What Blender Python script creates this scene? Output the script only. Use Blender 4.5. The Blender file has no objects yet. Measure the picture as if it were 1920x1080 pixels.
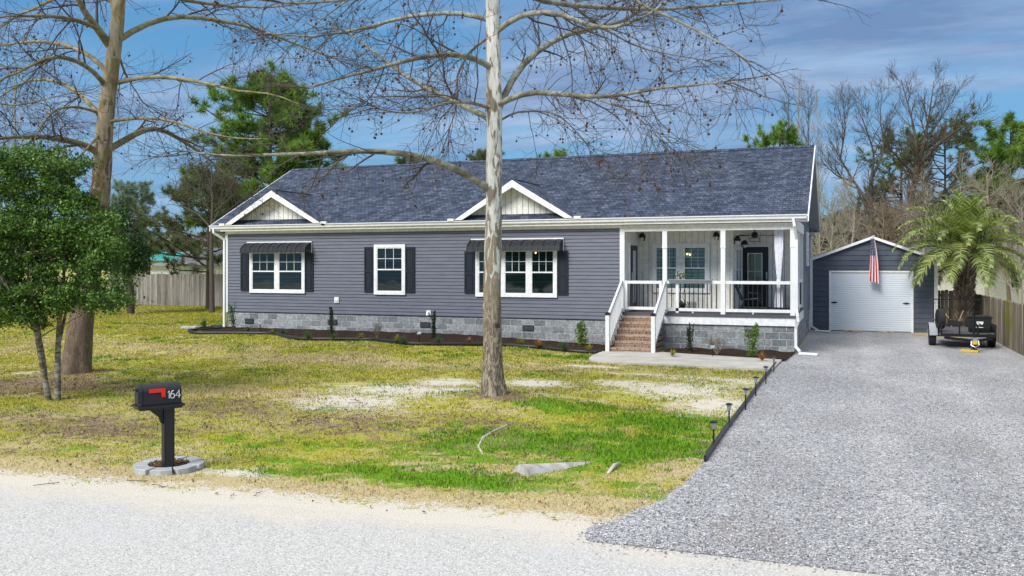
import bpy, bmesh, math, random
import numpy as np
from mathutils import Vector, Matrix
R = random.Random(7)
rng = np.random.default_rng(11)
S = bpy.context.scene
COL = S.collection
rad = math.radians
# ---------------------------------------------------------------- camera
FPX, CX, HY, CH = 1660.0, 960.0, 498.0, 2.56
TH = math.atan(635 / FPX)
CT, ST = math.cos(TH), math.sin(TH)
cam = bpy.data.cameras.new('camera'); co = bpy.data.objects.new('camera', cam); COL.objects.link(co)
co.location = (0, 0, CH); co.rotation_euler = (rad(90), 0, TH)
cam.sensor_width = 36; cam.lens = 36 * FPX / 1920; cam.shift_y = -(540 - HY) / 1920
cam.clip_start = .1; cam.clip_end = 3000
S.camera = co
S.view_settings.view_transform = 'Standard'; S.view_settings.look = 'None'; S.view_settings.gamma = 1
S.view_settings.exposure = 1.08
S.cycles.max_bounces = 6; S.cycles.transparent_max_bounces = 12
S.cycles.diffuse_bounces = 3; S.cycles.glossy_bounces = 3; S.cycles.transmission_bounces = 3
S.cycles.use_denoising = True; S.cycles.denoising_prefilter = 'ACCURATE'; S.cycles.denoising_input_passes = 'RGB_ALBEDO_NORMAL'
SUN_EL, SUN_AZ = rad(40), rad(200)          # azimuth clockwise from +Y
# ---------------------------------------------------------------- nodes helper
class NT:
    def __init__(s, nt): s.nt = nt; nt.nodes.clear()
    def n(s, t, props=None, **kw):
        nd = s.nt.nodes.new(t)
        for k, v in (props or {}).items(): setattr(nd, k, v)
        for k, v in kw.items():
            if k[0] == '_': i = nd.inputs[int(k[1:])]
            else: i = nd.inputs[k.replace('_', ' ')]
            if isinstance(v, bpy.types.NodeSocket): s.nt.links.new(v, i)
            else:
                if isinstance(v, tuple) and len(v) == 3 and i.type == 'RGBA': v = v + (1,)
                i.default_value = v
        return nd
    def math(s, op, a, b=0.0, c=None, clamp=False):
        kw = dict(_0=a, _1=b)
        if c is not None: kw['_2'] = c
        return s.n('ShaderNodeMath', dict(operation=op, use_clamp=clamp), **kw).outputs[0]
    def ramp(s, f, st, interp='LINEAR'):
        r = s.n('ShaderNodeValToRGB', _0=f); r.color_ramp.interpolation = interp
        e = r.color_ramp.elements
        while len(e) < len(st): e.new(.5)
        for i, (p, c) in enumerate(st):
            e[i].position = p
            e[i].color = (c, c, c, 1) if isinstance(c, (int, float)) else tuple(c) + (1,)
        return r.outputs[0]
    def mix(s, f, a, b, mode='MIX'):
        m = s.n('ShaderNodeMix', dict(data_type='RGBA', blend_type=mode))
        for i, v in ((0, f), (6, a), (7, b)):
            if isinstance(v, bpy.types.NodeSocket): s.nt.links.new(v, m.inputs[i])
            else: m.inputs[i].default_value = v if i == 0 else tuple(v) + (1,)
        return m.outputs[2]
    def noise(s, vec, scale, detail=4, rough=.6, dist=0):
        return s.n('ShaderNodeTexNoise', Vector=vec, Scale=scale, Detail=detail, Roughness=rough, Distortion=dist).outputs[0]
    def map(s, vec, scale=(1, 1, 1), loc=(0, 0, 0)):
        return s.n('ShaderNodeMapping', Vector=vec, Scale=scale, Location=loc).outputs[0]
    def tc(s, o='Object'): return s.n('ShaderNodeTexCoord').outputs[o]
    def uv(s): return s.n('ShaderNodeUVMap', dict(uv_map='UV')).outputs[0]
    def isl(s): return s.n('ShaderNodeNewGeometry').outputs['Random Per Island']
    def smooth(s, x, lo, hi):
        return s.n('ShaderNodeMapRange', dict(interpolation_type='SMOOTHSTEP'), _0=x, _1=lo, _2=hi).outputs[0]
MATS = {}
def mat(name, fn=None, color=(.5, .5, .5), rough=.6, spec=.3, metal=0.0, **extra):
    m = bpy.data.materials.new(name); m.use_nodes = True
    t = NT(m.node_tree)
    b = t.n('ShaderNodeBsdfPrincipled', Roughness=rough, Metallic=metal)
    b.inputs['Specular IOR Level'].default_value = spec
    o = t.n('ShaderNodeOutputMaterial'); t.nt.links.new(b.outputs[0], o.inputs[0])
    r = fn(t) if fn else None
    if r is None:
        # a plain painted surface still gets a little unevenness
        nz = t.noise(t.tc(), 9, 5, .65)
        r = dict(c=t.mix(1.0, color, t.ramp(nz, [(.3, .82), (.7, 1.1)]), 'MULTIPLY'))
    if not isinstance(r, dict): r = dict(c=r)
    t.nt.links.new(r['c'], b.inputs['Base Color'])
    if 'r' in r: t.nt.links.new(r['r'], b.inputs['Roughness'])
    if 'h' in r:
        bp = t.n('ShaderNodeBump', Height=r['h'], Strength=r.get('s', .6), Distance=r.get('d', .02))
        t.nt.links.new(bp.outputs[0], b.inputs['Normal'])
    if 'e' in r:
        t.nt.links.new(r['c'], b.inputs['Emission Color']); b.inputs['Emission Strength'].default_value = r['e']
    MATS[name] = m
    return m
# ---------------------------------------------------------------- world
W = bpy.data.worlds.new('World'); S.world = W; W.use_nodes = True
t = NT(W.node_tree)
sky = t.n('ShaderNodeTexSky', dict(sky_type='NISHITA', sun_disc=False, sun_elevation=SUN_EL, sun_rotation=SUN_AZ, air_density=1.0, dust_density=.4, ozone_density=2.0))
SKYS = .085
tcg = t.tc('Generated')
sep = t.n('ShaderNodeSeparateXYZ', Vector=tcg)
zz = t.math('ADD', t.math('MAXIMUM', sep.outputs[2], 0.0), .16)
cu = t.math('DIVIDE', sep.outputs[0], zz); cv = t.math('DIVIDE', sep.outputs[1], zz)
cvec = t.n('ShaderNodeCombineXYZ', X=cu, Y=cv).outputs[0]
cvec = t.map(cvec, (1.0, 1.5, 1), (3.1, 1.7, 0))
n1 = t.noise(cvec, .55, 7, .55, .6)
n2 = t.noise(t.map(cvec, (1, 2.2, 1), (7, 2, 0)), 1.5, 6, .55, .8)
nn = t.math('ADD', t.math('MULTIPLY', n1, .65), t.math('MULTIPLY', n2, .35))
zen = t.smooth(sep.outputs[2], .35, .85)
nn = t.math('ADD', nn, t.math('MULTIPLY', zen, .25))
mask = t.smooth(nn, .37, .64)
k = 1 / SKYS
def kc(c, m=1.0): return tuple(v * k * m for v in c)
dens = t.noise(t.map(cvec, (1, 1.6, 1), (1, 9, 0)), 1.1, 5, .6)
ccol = t.mix(t.ramp(dens, [(.38, 0), (.62, 1)]), kc((.09, .135, .235)), kc((.21, .265, .365)))
ccol = t.mix(zen, ccol, kc((.62, .64, .68)))
blu = t.mix(t.smooth(sep.outputs[2], .0, .32), kc((.095, .235, .36)), kc((.042, .155, .30)))
skyc = t.mix(.85, t.mix(1.0, sky.outputs[0], (.55, .65, .80), 'MULTIPLY'), blu)
allc = t.mix(t.math('MULTIPLY', mask, .86), skyc, ccol)
bg = t.n('ShaderNodeBackground', Color=allc, Strength=SKYS)
t.nt.links.new(bg.outputs[0], t.n('ShaderNodeOutputWorld').inputs[0])
sl = bpy.data.lights.new('sun', 'SUN'); so = bpy.data.objects.new('sun', sl); COL.objects.link(so)
sl.energy = 2.0; sl.angle = rad(28); sl.color = (1, .97, .92)
so.rotation_euler = (rad(90) - SUN_EL, 0, -SUN_AZ + math.pi)
so.location = (0, -20, 30)
# ---------------------------------------------------------------- pixel measurement helpers (1920x1080 photograph)
def ray(px, py):
    a = (px - CX) / FPX; b = (HY - py) / FPX
    return Vector((a * CT - ST, a * ST + CT, b))
def P(px, py, z=0.0): d = ray(px, py); return Vector((0, 0, CH)) + d * ((z - CH) / d.z)
def Q(px, py, Y): d = ray(px, py); return Vector((0, 0, CH)) + d * (Y / d.y)
def QX(px, py, X): d = ray(px, py); return Vector((0, 0, CH)) + d * (X / d.x)
def C(px, py, Z): return Vector((0, 0, CH)) + ray(px, py) * Z
# ---------------------------------------------------------------- object helpers
def tag(o, label=None, cat=None, group=None, kind=None):
    if label: o['label'] = label
    if cat: o['category'] = cat
    if group: o['group'] = group
    if kind: o['kind'] = kind
    return o
def thing(name, label, cat, loc=(0, 0, 0), rz=0, group=None):
    o = bpy.data.objects.new(name, None); COL.objects.link(o); o.empty_display_size = .1
    o.location = loc; o.rotation_euler = (0, 0, rz)
    return tag(o, label, cat, group)
def origin(p):
    v = Vector((0, 0, 0))
    while p is not None: v += p.location; p = p.parent
    return v
def copy_tree(o, parent=None):
    c = o.copy(); COL.objects.link(c); c.parent = parent
    for ch in list(o.children): copy_tree(ch, c)
    return c
def add_uv(me):
    nl = len(me.loops)
    if nl == 0: return
    nv = len(me.vertices)
    vc = np.empty(nv * 3, np.float32); me.vertices.foreach_get('co', vc); vc = vc.reshape(-1, 3)
    li = np.empty(nl, np.int32); me.loops.foreach_get('vertex_index', li)
    npoly = len(me.polygons)
    nr = np.empty(npoly * 3, np.float32); me.polygons.foreach_get('normal', nr); nr = nr.reshape(-1, 3)
    lt = np.empty(npoly, np.int32); me.polygons.foreach_get('loop_total', lt)
    N = np.repeat(nr, lt, axis=0)
    p = vc[li]
    flat = np.abs(N[:, 2]) > .95
    u = np.stack([-N[:, 1], N[:, 0], np.zeros(nl)], 1)
    # choose a sign so that u grows with +x (or +y)
    sg = np.where(np.abs(u[:, 0]) > np.abs(u[:, 1]), np.sign(u[:, 0]), np.sign(u[:, 1])); sg[sg == 0] = 1
    u *= sg[:, None]
    L = np.linalg.norm(u, axis=1); L[L == 0] = 1; u /= L[:, None]
    v = np.cross(N, u); v *= np.where(v[:, 2] < 0, -1, 1)[:, None]
    u[flat] = (1, 0, 0); v[flat] = (0, 1, 0)
    uv = np.stack([(p * u).sum(1), (p * v).sum(1)], 1).astype(np.float32)
    me.uv_layers.new(name='UV').data.foreach_set('uv', uv.ravel())
class MB:
    def __init__(s, M=None): s.v = []; s.f = []; s.M = M
    def add(s, vs, fs):
        b = len(s.v)
        if s.M is not None: vs = [s.M @ Vector(q) for q in vs]
        s.v += [tuple(q) for q in vs]; s.f += [tuple(i + b for i in f) for f in fs]
        return s
    def box(s, x0, x1, y0, y1, z0, z1):
        vs = [(x, y, z) for z in (z0, z1) for y in (y0, y1) for x in (x0, x1)]
        return s.add(vs, [(0, 2, 3, 1), (4, 5, 7, 6), (0, 1, 5, 4), (2, 6, 7, 3), (0, 4, 6, 2), (1, 3, 7, 5)])
    def bar(s, a, b, w, h, up=(0, 0, 1)):       # box beam from a to b
        a = Vector(a); b = Vector(b); t = (b - a).normalized(); up = Vector(up)
        if abs(t.dot(up)) > .99: up = Vector((0, 1, 0))
        x = t.cross(up).normalized(); y = x.cross(t).normalized()
        vs = [p + x * (w / 2 * i) + y * (h / 2 * j) for p in (a, b) for j in (-1, 1) for i in (-1, 1)]
        return s.add(vs, [(0, 2, 3, 1), (4, 5, 7, 6), (0, 1, 5, 4), (2, 6, 7, 3), (0, 4, 6, 2), (1, 3, 7, 5)])
    def tube(s, pts, rr, n=8, cap=True):
        pts = [Vector(p) for p in pts]
        if not isinstance(rr, (list, tuple)): rr = [rr] * len(pts)
        vs = []; fs = []; prev = None
        for i, p in enumerate(pts):
            t = (pts[min(i + 1, len(pts) - 1)] - pts[max(i - 1, 0)]).normalized()
            if prev is None:
                x = t.cross(Vector((0, 0, 1)))
                if x.length < .05: x = t.cross(Vector((0, 1, 0)))
            else: x = prev - t * prev.dot(t)
            x.normalize(); prev = x; y = t.cross(x)
            for j in range(n):
                a = 2 * math.pi * j / n
                vs.append(p + (x * math.cos(a) + y * math.sin(a)) * rr[i])
        for i in range(len(pts) - 1):
            for j in range(n):
                k2 = (j + 1) % n
                fs.append((i * n + j, i * n + k2, (i + 1) * n + k2, (i + 1) * n + j))
        if cap: fs += [tuple(range(n))[::-1], tuple(range((len(pts) - 1) * n, len(pts) * n))]
        return s.add(vs, fs)
    def cyl(s, a, b, r, r2=None, n=16): return s.tube([a, b], [r, r if r2 is None else r2], n)
    def lathe(s, prof, n=20, c=(0, 0, 0)):       # prof list of (r,z)
        vs = []; fs = []
        for r, z in prof:
            for j in range(n):
                a = 2 * math.pi * j / n; vs.append((c[0] + r * math.cos(a), c[1] + r * math.sin(a), c[2] + z))
        for i in range(len(prof) - 1):
            for j in range(n):
                k2 = (j + 1) % n
                fs.append((i * n + j, i * n + k2, (i + 1) * n + k2, (i + 1) * n + j))
        fs += [tuple(range(n))[::-1], tuple(range((len(prof) - 1) * n, len(prof) * n))]
        return s.add(vs, fs)
    def prism(s, poly, d):                       # poly: list of 3d points, extruded by vector d
        n = len(poly); d = Vector(d)
        vs = [Vector(p) for p in poly] + [Vector(p) + d for p in poly]
        fs = [tuple(range(n)), tuple(range(2 * n - 1, n - 1, -1))] + [(i, (i + 1) % n, n + (i + 1) % n, n + i) for i in range(n)]
        return s.add(vs, fs)
    def sphere(s, c, r, n=8, m=6, sc=(1, 1, 1)):
        vs = []; fs = []
        for i in range(m + 1):
            th = math.pi * i / m
            for j in range(n):
                a = 2 * math.pi * j / n
                vs.append((c[0] + r * sc[0] * math.sin(th) * math.cos(a), c[1] + r * sc[1] * math.sin(th) * math.sin(a), c[2] + r * sc[2] * math.cos(th)))
        for i in range(m):
            for j in range(n): fs.append((i * n + j, i * n + (j + 1) % n, (i + 1) * n + (j + 1) % n, (i + 1) * n + j))
        return s.add(vs, fs)
    def build(s, name, m, parent=None, smooth=False, world=True, bevel=0, fix=True, label=None, kind=None):
        me = bpy.data.meshes.new(name)
        o0 = origin(parent) if (parent is not None and world) else Vector((0, 0, 0))
        me.from_pydata([tuple(q) for q in s.v], [], s.f); 
        if fix:
            bm = bmesh.new(); bm.from_mesh(me); bmesh.ops.recalc_face_normals(bm, faces=bm.faces)
            if bevel: bmesh.ops.bevel(bm, geom=bm.edges[:], offset=bevel, segments=1, affect='EDGES')
            bm.to_mesh(me); bm.free()
        add_uv(me)
        if o0.length > 0: me.transform(Matrix.Translation(-o0))
        me.materials.append(m if not isinstance(m, str) else MATS[m])
        if smooth: me.shade_smooth()
        o = bpy.data.objects.new(name, me); COL.objects.link(o)
        if parent is not None: o.parent = parent
        if label: o['label'] = label
        if kind: o['kind'] = kind
        return o
def npmesh(name, v, f, m, parent=None, smooth=False, world=True, kind=None, col=None, k=None):
    """v (N,3), f (M,k) numpy -> object"""
    o0 = np.array(origin(parent)) if (parent is not None and world) else np.zeros(3)
    v = (np.asarray(v, np.float64) - o0).astype(np.float32); f = np.asarray(f, np.int32)
    me = bpy.data.meshes.new(name); kk = f.shape[1]
    me.vertices.add(len(v)); me.vertices.foreach_set('co', v.ravel())
    me.loops.add(f.size); me.loops.foreach_set('vertex_index', f.ravel())
    me.polygons.add(len(f)); me.polygons.foreach_set('loop_start', np.arange(0, f.size, kk, dtype=np.int32))
    me.update(calc_edges=True)
    if col is not None:
        a = me.color_attributes.new('Col', 'FLOAT_COLOR', 'POINT')
        c4 = np.ones((len(v), 4), np.float32); c4[:, :np.asarray(col).shape[1]] = col; a.data.foreach_set('color', c4.ravel())
    me.materials.append(MATS[m] if isinstance(m, str) else m)
    if smooth: me.shade_smooth()
    o = bpy.data.objects.new(name, me); COL.objects.link(o)
    if parent is not None: o.parent = parent
    if kind: o['kind'] = kind
    return o
def struct(o, label=None, kind='structure'):
    o['kind'] = kind
    return o
def nrm(a): return a / np.maximum(np.linalg.norm(a, axis=-1, keepdims=True), 1e-9)
def tubes(Pn, Rn, S_=4):
    """Pn (N,K,3) polylines, Rn (N,K) radii -> verts, faces"""
    N, K = Pn.shape[:2]
    T = np.empty_like(Pn); T[:, 1:-1] = Pn[:, 2:] - Pn[:, :-2]; T[:, 0] = Pn[:, 1] - Pn[:, 0]; T[:, -1] = Pn[:, -1] - Pn[:, -2]
    T = nrm(T)
    main = nrm(Pn[:, -1] - Pn[:, 0])
    ref = np.where(np.abs(main[:, 2:3]) > .8, np.array([[1., .3, 0]]), np.array([[0, 0, 1.]]))
    U = nrm(np.cross(T, ref[:, None, :])); V = np.cross(T, U)
    a = np.arange(S_) * 2 * np.pi / S_
    v = Pn[:, :, None, :] + Rn[:, :, None, None] * (U[:, :, None, :] * np.cos(a)[None, None, :, None] + V[:, :, None, :] * np.sin(a)[None, None, :, None])
    idx = np.arange(N * K * S_).reshape(N, K, S_)
    a0 = idx[:, :-1]; b0 = idx[:, 1:]
    f = np.stack([a0, np.roll(a0, -1, 2), np.roll(b0, -1, 2), b0], -1).reshape(-1, 4)
    return v.reshape(-1, 3), f
def join(parts):
    vs = []; fs = []; o = 0
    for v, f in parts: vs.append(v); fs.append(f + o); o += len(v)
    return np.concatenate(vs), np.concatenate(fs)
def spawn(Pp, Rp, m, L, ang, up=0.0, wig=.1, rf=.5, t0=.25, K=6, tip=.35, minr=.003, taper_len=.5, grav=0.0):
    """m children on each parent polyline, all vectorised"""
    N, K0 = Pp.shape[:2]
    n = N * m
    pi = np.repeat(np.arange(N), m)
    tt = t0 + (1 - t0) * (np.tile(np.arange(m), N) + rng.random(n)) / m
    tt = np.clip(tt, 0, .999) * (K0 - 1); i0 = tt.astype(int); fr = (tt - i0)[:, None]
    base = Pp[pi, i0] * (1 - fr) + Pp[pi, i0 + 1] * fr
    r0 = (Rp[pi, i0] * (1 - fr[:, 0]) + Rp[pi, i0 + 1] * fr[:, 0])
    tan = nrm(Pp[pi, i0 + 1] - Pp[pi, i0])
    rv = rng.normal(size=(n, 3)); rv[:, 2] += up * .6
    perp = nrm(rv - (rv * tan).sum(1, keepdims=True) * tan)
    th = np.radians(rng.uniform(ang[0], ang[1], n))[:, None]
    d = nrm(tan * np.cos(th) + perp * np.sin(th))
    ln = rng.uniform(L[0], L[1], n) * (1 - taper_len * (tt / (K0 - 1)))
    pts = np.empty((n, K, 3)); pts[:, 0] = base
    st = (ln / (K - 1))[:, None]
    for k in range(1, K):
        pts[:, k] = pts[:, k - 1] + d * st
        d = nrm(d + rng.normal(size=(n, 3)) * wig + np.array([0, 0, up * .12 - grav * .12 * k / K]))
    rs = np.minimum(r0 * rf, ln * .035)
    rr = rs[:, None] * np.linspace(1, tip, K)[None, :]
    return pts, np.maximum(rr, minr)
def poly1(pts, rr, K):
    """resample a hand-laid polyline smoothly to K points"""
    p = np.array([list(q) for q in pts]); 
    d = np.r_[0, np.cumsum(np.linalg.norm(np.diff(p, axis=0), axis=1))]; t_ = np.linspace(0, d[-1], K)
    # Catmull-Rom like smoothing through interpolation then relax
    q = np.stack([np.interp(t_, d, p[:, i]) for i in range(3)], 1)
    for _ in range(2): q[1:-1] = (q[:-2] + 2 * q[1:-1] + q[2:]) / 4
    return q, np.interp(t_ / d[-1], np.linspace(0, 1, len(rr)), rr)
def leafcards(c, size, flat=.0, asp=.55, up=.4):
    """c (N,3) centres -> rhombic leaf quads"""
    n = len(c)
    d = nrm(rng.normal(size=(n, 3)) + np.array([0, 0, up])); 
    q = nrm(np.cross(d, rng.normal(size=(n, 3))))
    s_ = (size * rng.uniform(.6, 1.3, n))[:, None]
    tipv = q * s_; side = nrm(np.cross(d, q)) * s_ * asp * .5
    v = np.stack([c - tipv * .5, c + side, c + tipv * .5 + d * s_ * .08, c - side], 1).reshape(-1, 3)
    return v, np.arange(n * 4).reshape(n, 4)
def needles(c, L, w, per, spread=1.0, up=.3):
    n = len(c) * per
    cc = np.repeat(c, per, axis=0)
    d = nrm(rng.normal(size=(n, 3)) * spread + np.array([0, 0, up]))
    s_ = nrm(np.cross(d, rng.normal(size=(n, 3)))) * w * .5
    l = (L * rng.uniform(.6, 1.1, n))[:, None]
    st = cc + d * l * .05
    v = np.stack([st - s_, st + s_, cc + d * l], 1).reshape(-1, 3)
    return v, np.arange(n * 3).reshape(n, 3)
# ================================================================= materials
def f_siding(t):
    n = t.noise(t.map(t.tc(), (1.2, 1, 9)), 1.3, 4)
    return dict(c=t.mix(t.ramp(n, [(.3, 0), (.7, 1)]), (.118, .126, .162), (.158, .167, .208)), h=t.noise(t.map(t.tc(), (3, 3, 30)), 6, 4), s=.15, d=.004)
mat('siding', f_siding, rough=.5, spec=.35)
mat('white_trim', color=(.80, .80, .80), rough=.45)
def f_vinyl(t):
    n = t.noise(t.map(t.tc(), (2, 2, .5)), 2.5, 6, .7)
    return t.mix(t.ramp(n, [(.35, 0), (.65, 1)]), (.66, .67, .67), (.78, .78, .77))
mat('white_vinyl', f_vinyl, rough=.4)
mat('cream_trim', color=(.82, .80, .73), rough=.5)
mat('black_paint', color=(.013, .014, .017), rough=.4, spec=.4)
mat('navy_shutter', color=(.010, .014, .026), rough=.45, spec=.4)
mat('black_metal', color=(.012, .012, .013), rough=.35, spec=.5, metal=.2)
mat('wall_groove', color=(.52, .52, .49))
mat('awning_metal', color=(.022, .024, .030), rough=.45, spec=.4)
mat('rubber', color=(.02, .02, .022), rough=.8)
mat('rim_grey', color=(.18, .18, .19), rough=.4, metal=.5)
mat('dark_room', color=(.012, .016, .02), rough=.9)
mat('deck_grey', color=(.09, .09, .10), rough=.7)
mat('grey_paint', color=(.30, .33, .36), rough=.5)
mat('galv', color=(.42, .44, .47), rough=.35, metal=.7)
mat('red_plastic', color=(.75, .02, .012), rough=.35)
mat('white_plain', color=(.82, .82, .82), rough=.5)
mat('yellow_paint', color=(.62, .42, .02), rough=.6)
mat('curtain', color=(.80, .80, .86), rough=.9)
mat('pot', color=(.55, .53, .47), rough=.7)
mat('pot_teal', color=(.20, .32, .38), rough=.5)
mat('blind', color=(.055, .085, .088), rough=.6)
mat('blind_pale', color=(.62, .48, .28), rough=.6)
mat('blackthing', color=(.02, .02, .02), rough=.5)
mat('yellow_wall', color=(.50, .43, .22), rough=.8)
mat('teal_roof', color=(.03, .32, .26), rough=.5)
mat('pale_wall', color=(.55, .54, .46), rough=.8)
mat('grey_roof', color=(.20, .20, .21), rough=.8)
mat('bulb', lambda t: dict(c=t.mix(0, (1, .72, .30), (1, .7, .3)), e=4.0))
def mk_glass():
    m = bpy.data.materials.new('window_glass'); m.use_nodes = True; t = NT(m.node_tree)
    fr = t.n('ShaderNodeFresnel', IOR=1.45).outputs[0]
    w = t.noise(t.tc(), 1.1, 2)
    bp = t.n('ShaderNodeBump', Height=w, Strength=.06, Distance=.05)
    g = t.n('ShaderNodeBsdfGlossy', Color=(.8, .9, .95), Roughness=.03, Normal=bp.outputs[0])
    tr = t.n('ShaderNodeBsdfTransparent', Color=(.62, .80, .80))
    f2 = t.math('ADD', fr, .02)
    mx = t.n('ShaderNodeMixShader', _0=f2); t.nt.links.new(tr.outputs[0], mx.inputs[1]); t.nt.links.new(g.outputs[0], mx.inputs[2])
    t.nt.links.new(mx.outputs[0], t.n('ShaderNodeOutputMaterial').inputs[0])
    MATS['glass'] = m
mk_glass()
def f_shingle(t):
    _L = math.hypot(1, .457); uv = t.map(t.uv(), (1, 1, 1), (0, -((26.50) / _L + 4.02 * .457 / _L), 0))
    def br(off, bw):
        return t.n('ShaderNodeTexBrick', dict(offset=off), Vector=uv, Scale=1.0, Color1=(0, 0, 0), Color2=(1, 1, 1), Mortar=(.5, .5, .5), Mortar_Size=.0, Brick_Width=bw, Row_Height=.145).outputs[0]
    a = br(.37, .15); b = br(.61, .27)
    mixv = t.math('ADD', t.math('MULTIPLY', a, .5), t.math('MULTIPLY', b, .5))
    col = t.ramp(mixv, [(.05, (.022, .030, .050)), (.35, (.038, .050, .079)), (.6, (.058, .073, .110)), (.95, (.105, .122, .165))])
    tabs = t.n('ShaderNodeTexBrick', dict(offset=.37), Vector=uv, Scale=1.0, Color1=(1, 1, 1), Color2=(1, 1, 1), Mortar=(.30, .30, .30), Mortar_Size=.016, Mortar_Smooth=.3, Brick_Width=.15, Row_Height=.145).outputs[0]
    col = t.mix(.75, col, tabs, 'MULTIPLY'); col = t.mix(1, col, (1.2, 1.2, 1.2), 'MULTIPLY')
    sp = t.noise(t.map(uv, (1, 1, 1)), 45, 3, .7)
    col = t.mix(.55, col, t.ramp(sp, [(.3, .45), (.7, 1.5)]), 'MULTIPLY')
    lg = t.noise(uv, .35, 4)
    col = t.mix(.5, col, t.ramp(lg, [(.3, .8), (.7, 1.15)]), 'MULTIPLY')
    return dict(c=col, h=t.math('ADD', mixv, t.math('MULTIPLY', sp, .4)), s=.5, d=.012)
mat('shingle', f_shingle, rough=.85, spec=.2)
def f_block(t):
    uv = t.map(t.uv(), (1, 1, 1), (.1, 0.0, 0))
    b = t.n('ShaderNodeTexBrick', Vector=uv, Scale=1.0, Color1=(.18, .195, .205), Color2=(.36, .375, .38), Mortar=(.52, .54, .55), Mortar_Size=.009, Mortar_Smooth=.2, Brick_Width=.41, Row_Height=.203)
    n = t.noise(t.tc(), 14, 8, .72)
    n2 = t.noise(t.tc(), 3, 5)
    c = t.mix(.85, b.outputs[0], t.ramp(n, [(.32, .5), (.5, 1), (.68, 1.45)]), 'MULTIPLY')
    c = t.mix(.5, c, t.ramp(n2, [(.3, .8), (.7, 1.2)]), 'MULTIPLY')
    h = t.math('SUBTRACT', n, t.math('MULTIPLY', b.outputs[1], .5))
    return dict(c=c, h=h, s=1.0, d=.05)
mat('split_block', f_block, rough=.9, spec=.15)
def f_brick(t):
    b = t.n('ShaderNodeTexBrick', Vector=t.uv(), Scale=1.0, Color1=(.16, .095, .055), Color2=(.28, .18, .11), Mortar=(.42, .37, .32), Mortar_Size=.006, Mortar_Smooth=.2, Brick_Width=.105, Row_Height=.085)
    n = t.noise(t.tc(), 25, 6, .7)
    c = t.mix(.7, b.outputs[0], t.ramp(n, [(.3, .5), (.7, 1.4)]), 'MULTIPLY')
    return dict(c=c, h=b.outputs[1], s=-.4, d=.01)
mat('brick', f_brick, rough=.85)
def f_concrete(t):
    n = t.noise(t.tc(), 30, 6, .7); n2 = t.noise(t.tc(), 2.0, 5, .6)
    c = t.mix(t.ramp(n2, [(.3, 0), (.7, 1)]), (.40, .37, .32), (.55, .52, .46))
    return dict(c=t.mix(.4, c, t.ramp(n, [(.3, .7), (.7, 1.2)]), 'MULTIPLY'), h=n, s=.3, d=.01)
mat('concrete', f_concrete, rough=.85)
def f_paver(t):
    n = t.noise(t.tc(), 40, 6, .7); n2 = t.noise(t.tc(), 4.0, 5, .6)
    c = t.mix(t.ramp(n2, [(.3, 0), (.7, 1)]), (.30, .31, .32), (.46, .47, .47))
    return dict(c=t.mix(.5, c, t.ramp(n, [(.3, .6), (.7, 1.25)]), 'MULTIPLY'), h=n, s=.4, d=.01)
mat('paver_stone', f_paver, rough=.9)
mat('pipe_concrete', lambda t: dict(c=t.mix(t.ramp(t.noise(t.tc(), 5, 6, .7), [(.35, 0), (.6, 1)]), (.27, .24, .20), (.47, .455, .43)), h=t.noise(t.tc(), 30, 5, .7), s=.4, d=.01), rough=.9)
def woodfn(c0, c1, c2, moss=0.0):
    def f(t):
        r = t.isl()
        sc = t.map(t.tc(), (14, 14, .8)); 
        off = t.n('ShaderNodeVectorMath', dict(operation='ADD'), _0=sc, _1=t.n('ShaderNodeCombineXYZ', X=t.math('MULTIPLY', r, 37.), Z=t.math('MULTIPLY', r, 11.)).outputs[0]).outputs[0]
        g = t.noise(off, 1.6, 6, .7, .4)
        base = t.ramp(r, [(0, c0), (.5, c1), (1, c2)])
        c = t.mix(.9, base, t.ramp(g, [(.3, .45), (.5, .95), (.72, 1.45)]), 'MULTIPLY')
        st = t.noise(t.map(t.tc(), (3, 3, .7)), 1.4, 5, .65)
        c = t.mix(t.smooth(st, .52, .72), c, t.mix(1, c, (.55, .5, .45), 'MULTIPLY'))
        if moss:
            mz = t.noise(t.map(t.tc(), (.5, .5, .6)), .8, 3)
            c = t.mix(t.math('MULTIPLY', t.smooth(mz, .55, .68), moss), c, (.17, .17, .02))
        return dict(c=c, h=g, s=.5, d=.01)
    return f
mat('fence_grey', woodfn((.15, .135, .115), (.23, .21, .185), (.32, .30, .27)), rough=.9, spec=.1)
mat('fence_brown', woodfn((.16, .135, .10), (.24, .20, .15), (.33, .30, .25), .8), rough=.9, spec=.1)
mat('raw_wood', woodfn((.30, .22, .14), (.40, .31, .2), (.5, .4, .28)), rough=.9, spec=.1)
def f_metalwall(t):
    n = t.noise(t.tc(), 1.5, 4)
    return t.mix(t.ramp(n, [(.3, 0), (.7, 1)]), (.065, .078, .104), (.095, .11, .14))
mat('dark_metal_wall', f_metalwall, rough=.4, spec=.4)
mat('rollup_white', lambda t: dict(c=t.mix(t.noise(t.map(t.tc(), (.4, 1, .1)), 1.0, 2), (.60, .65, .71), (.72, .76, .80))), rough=.4)
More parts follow.
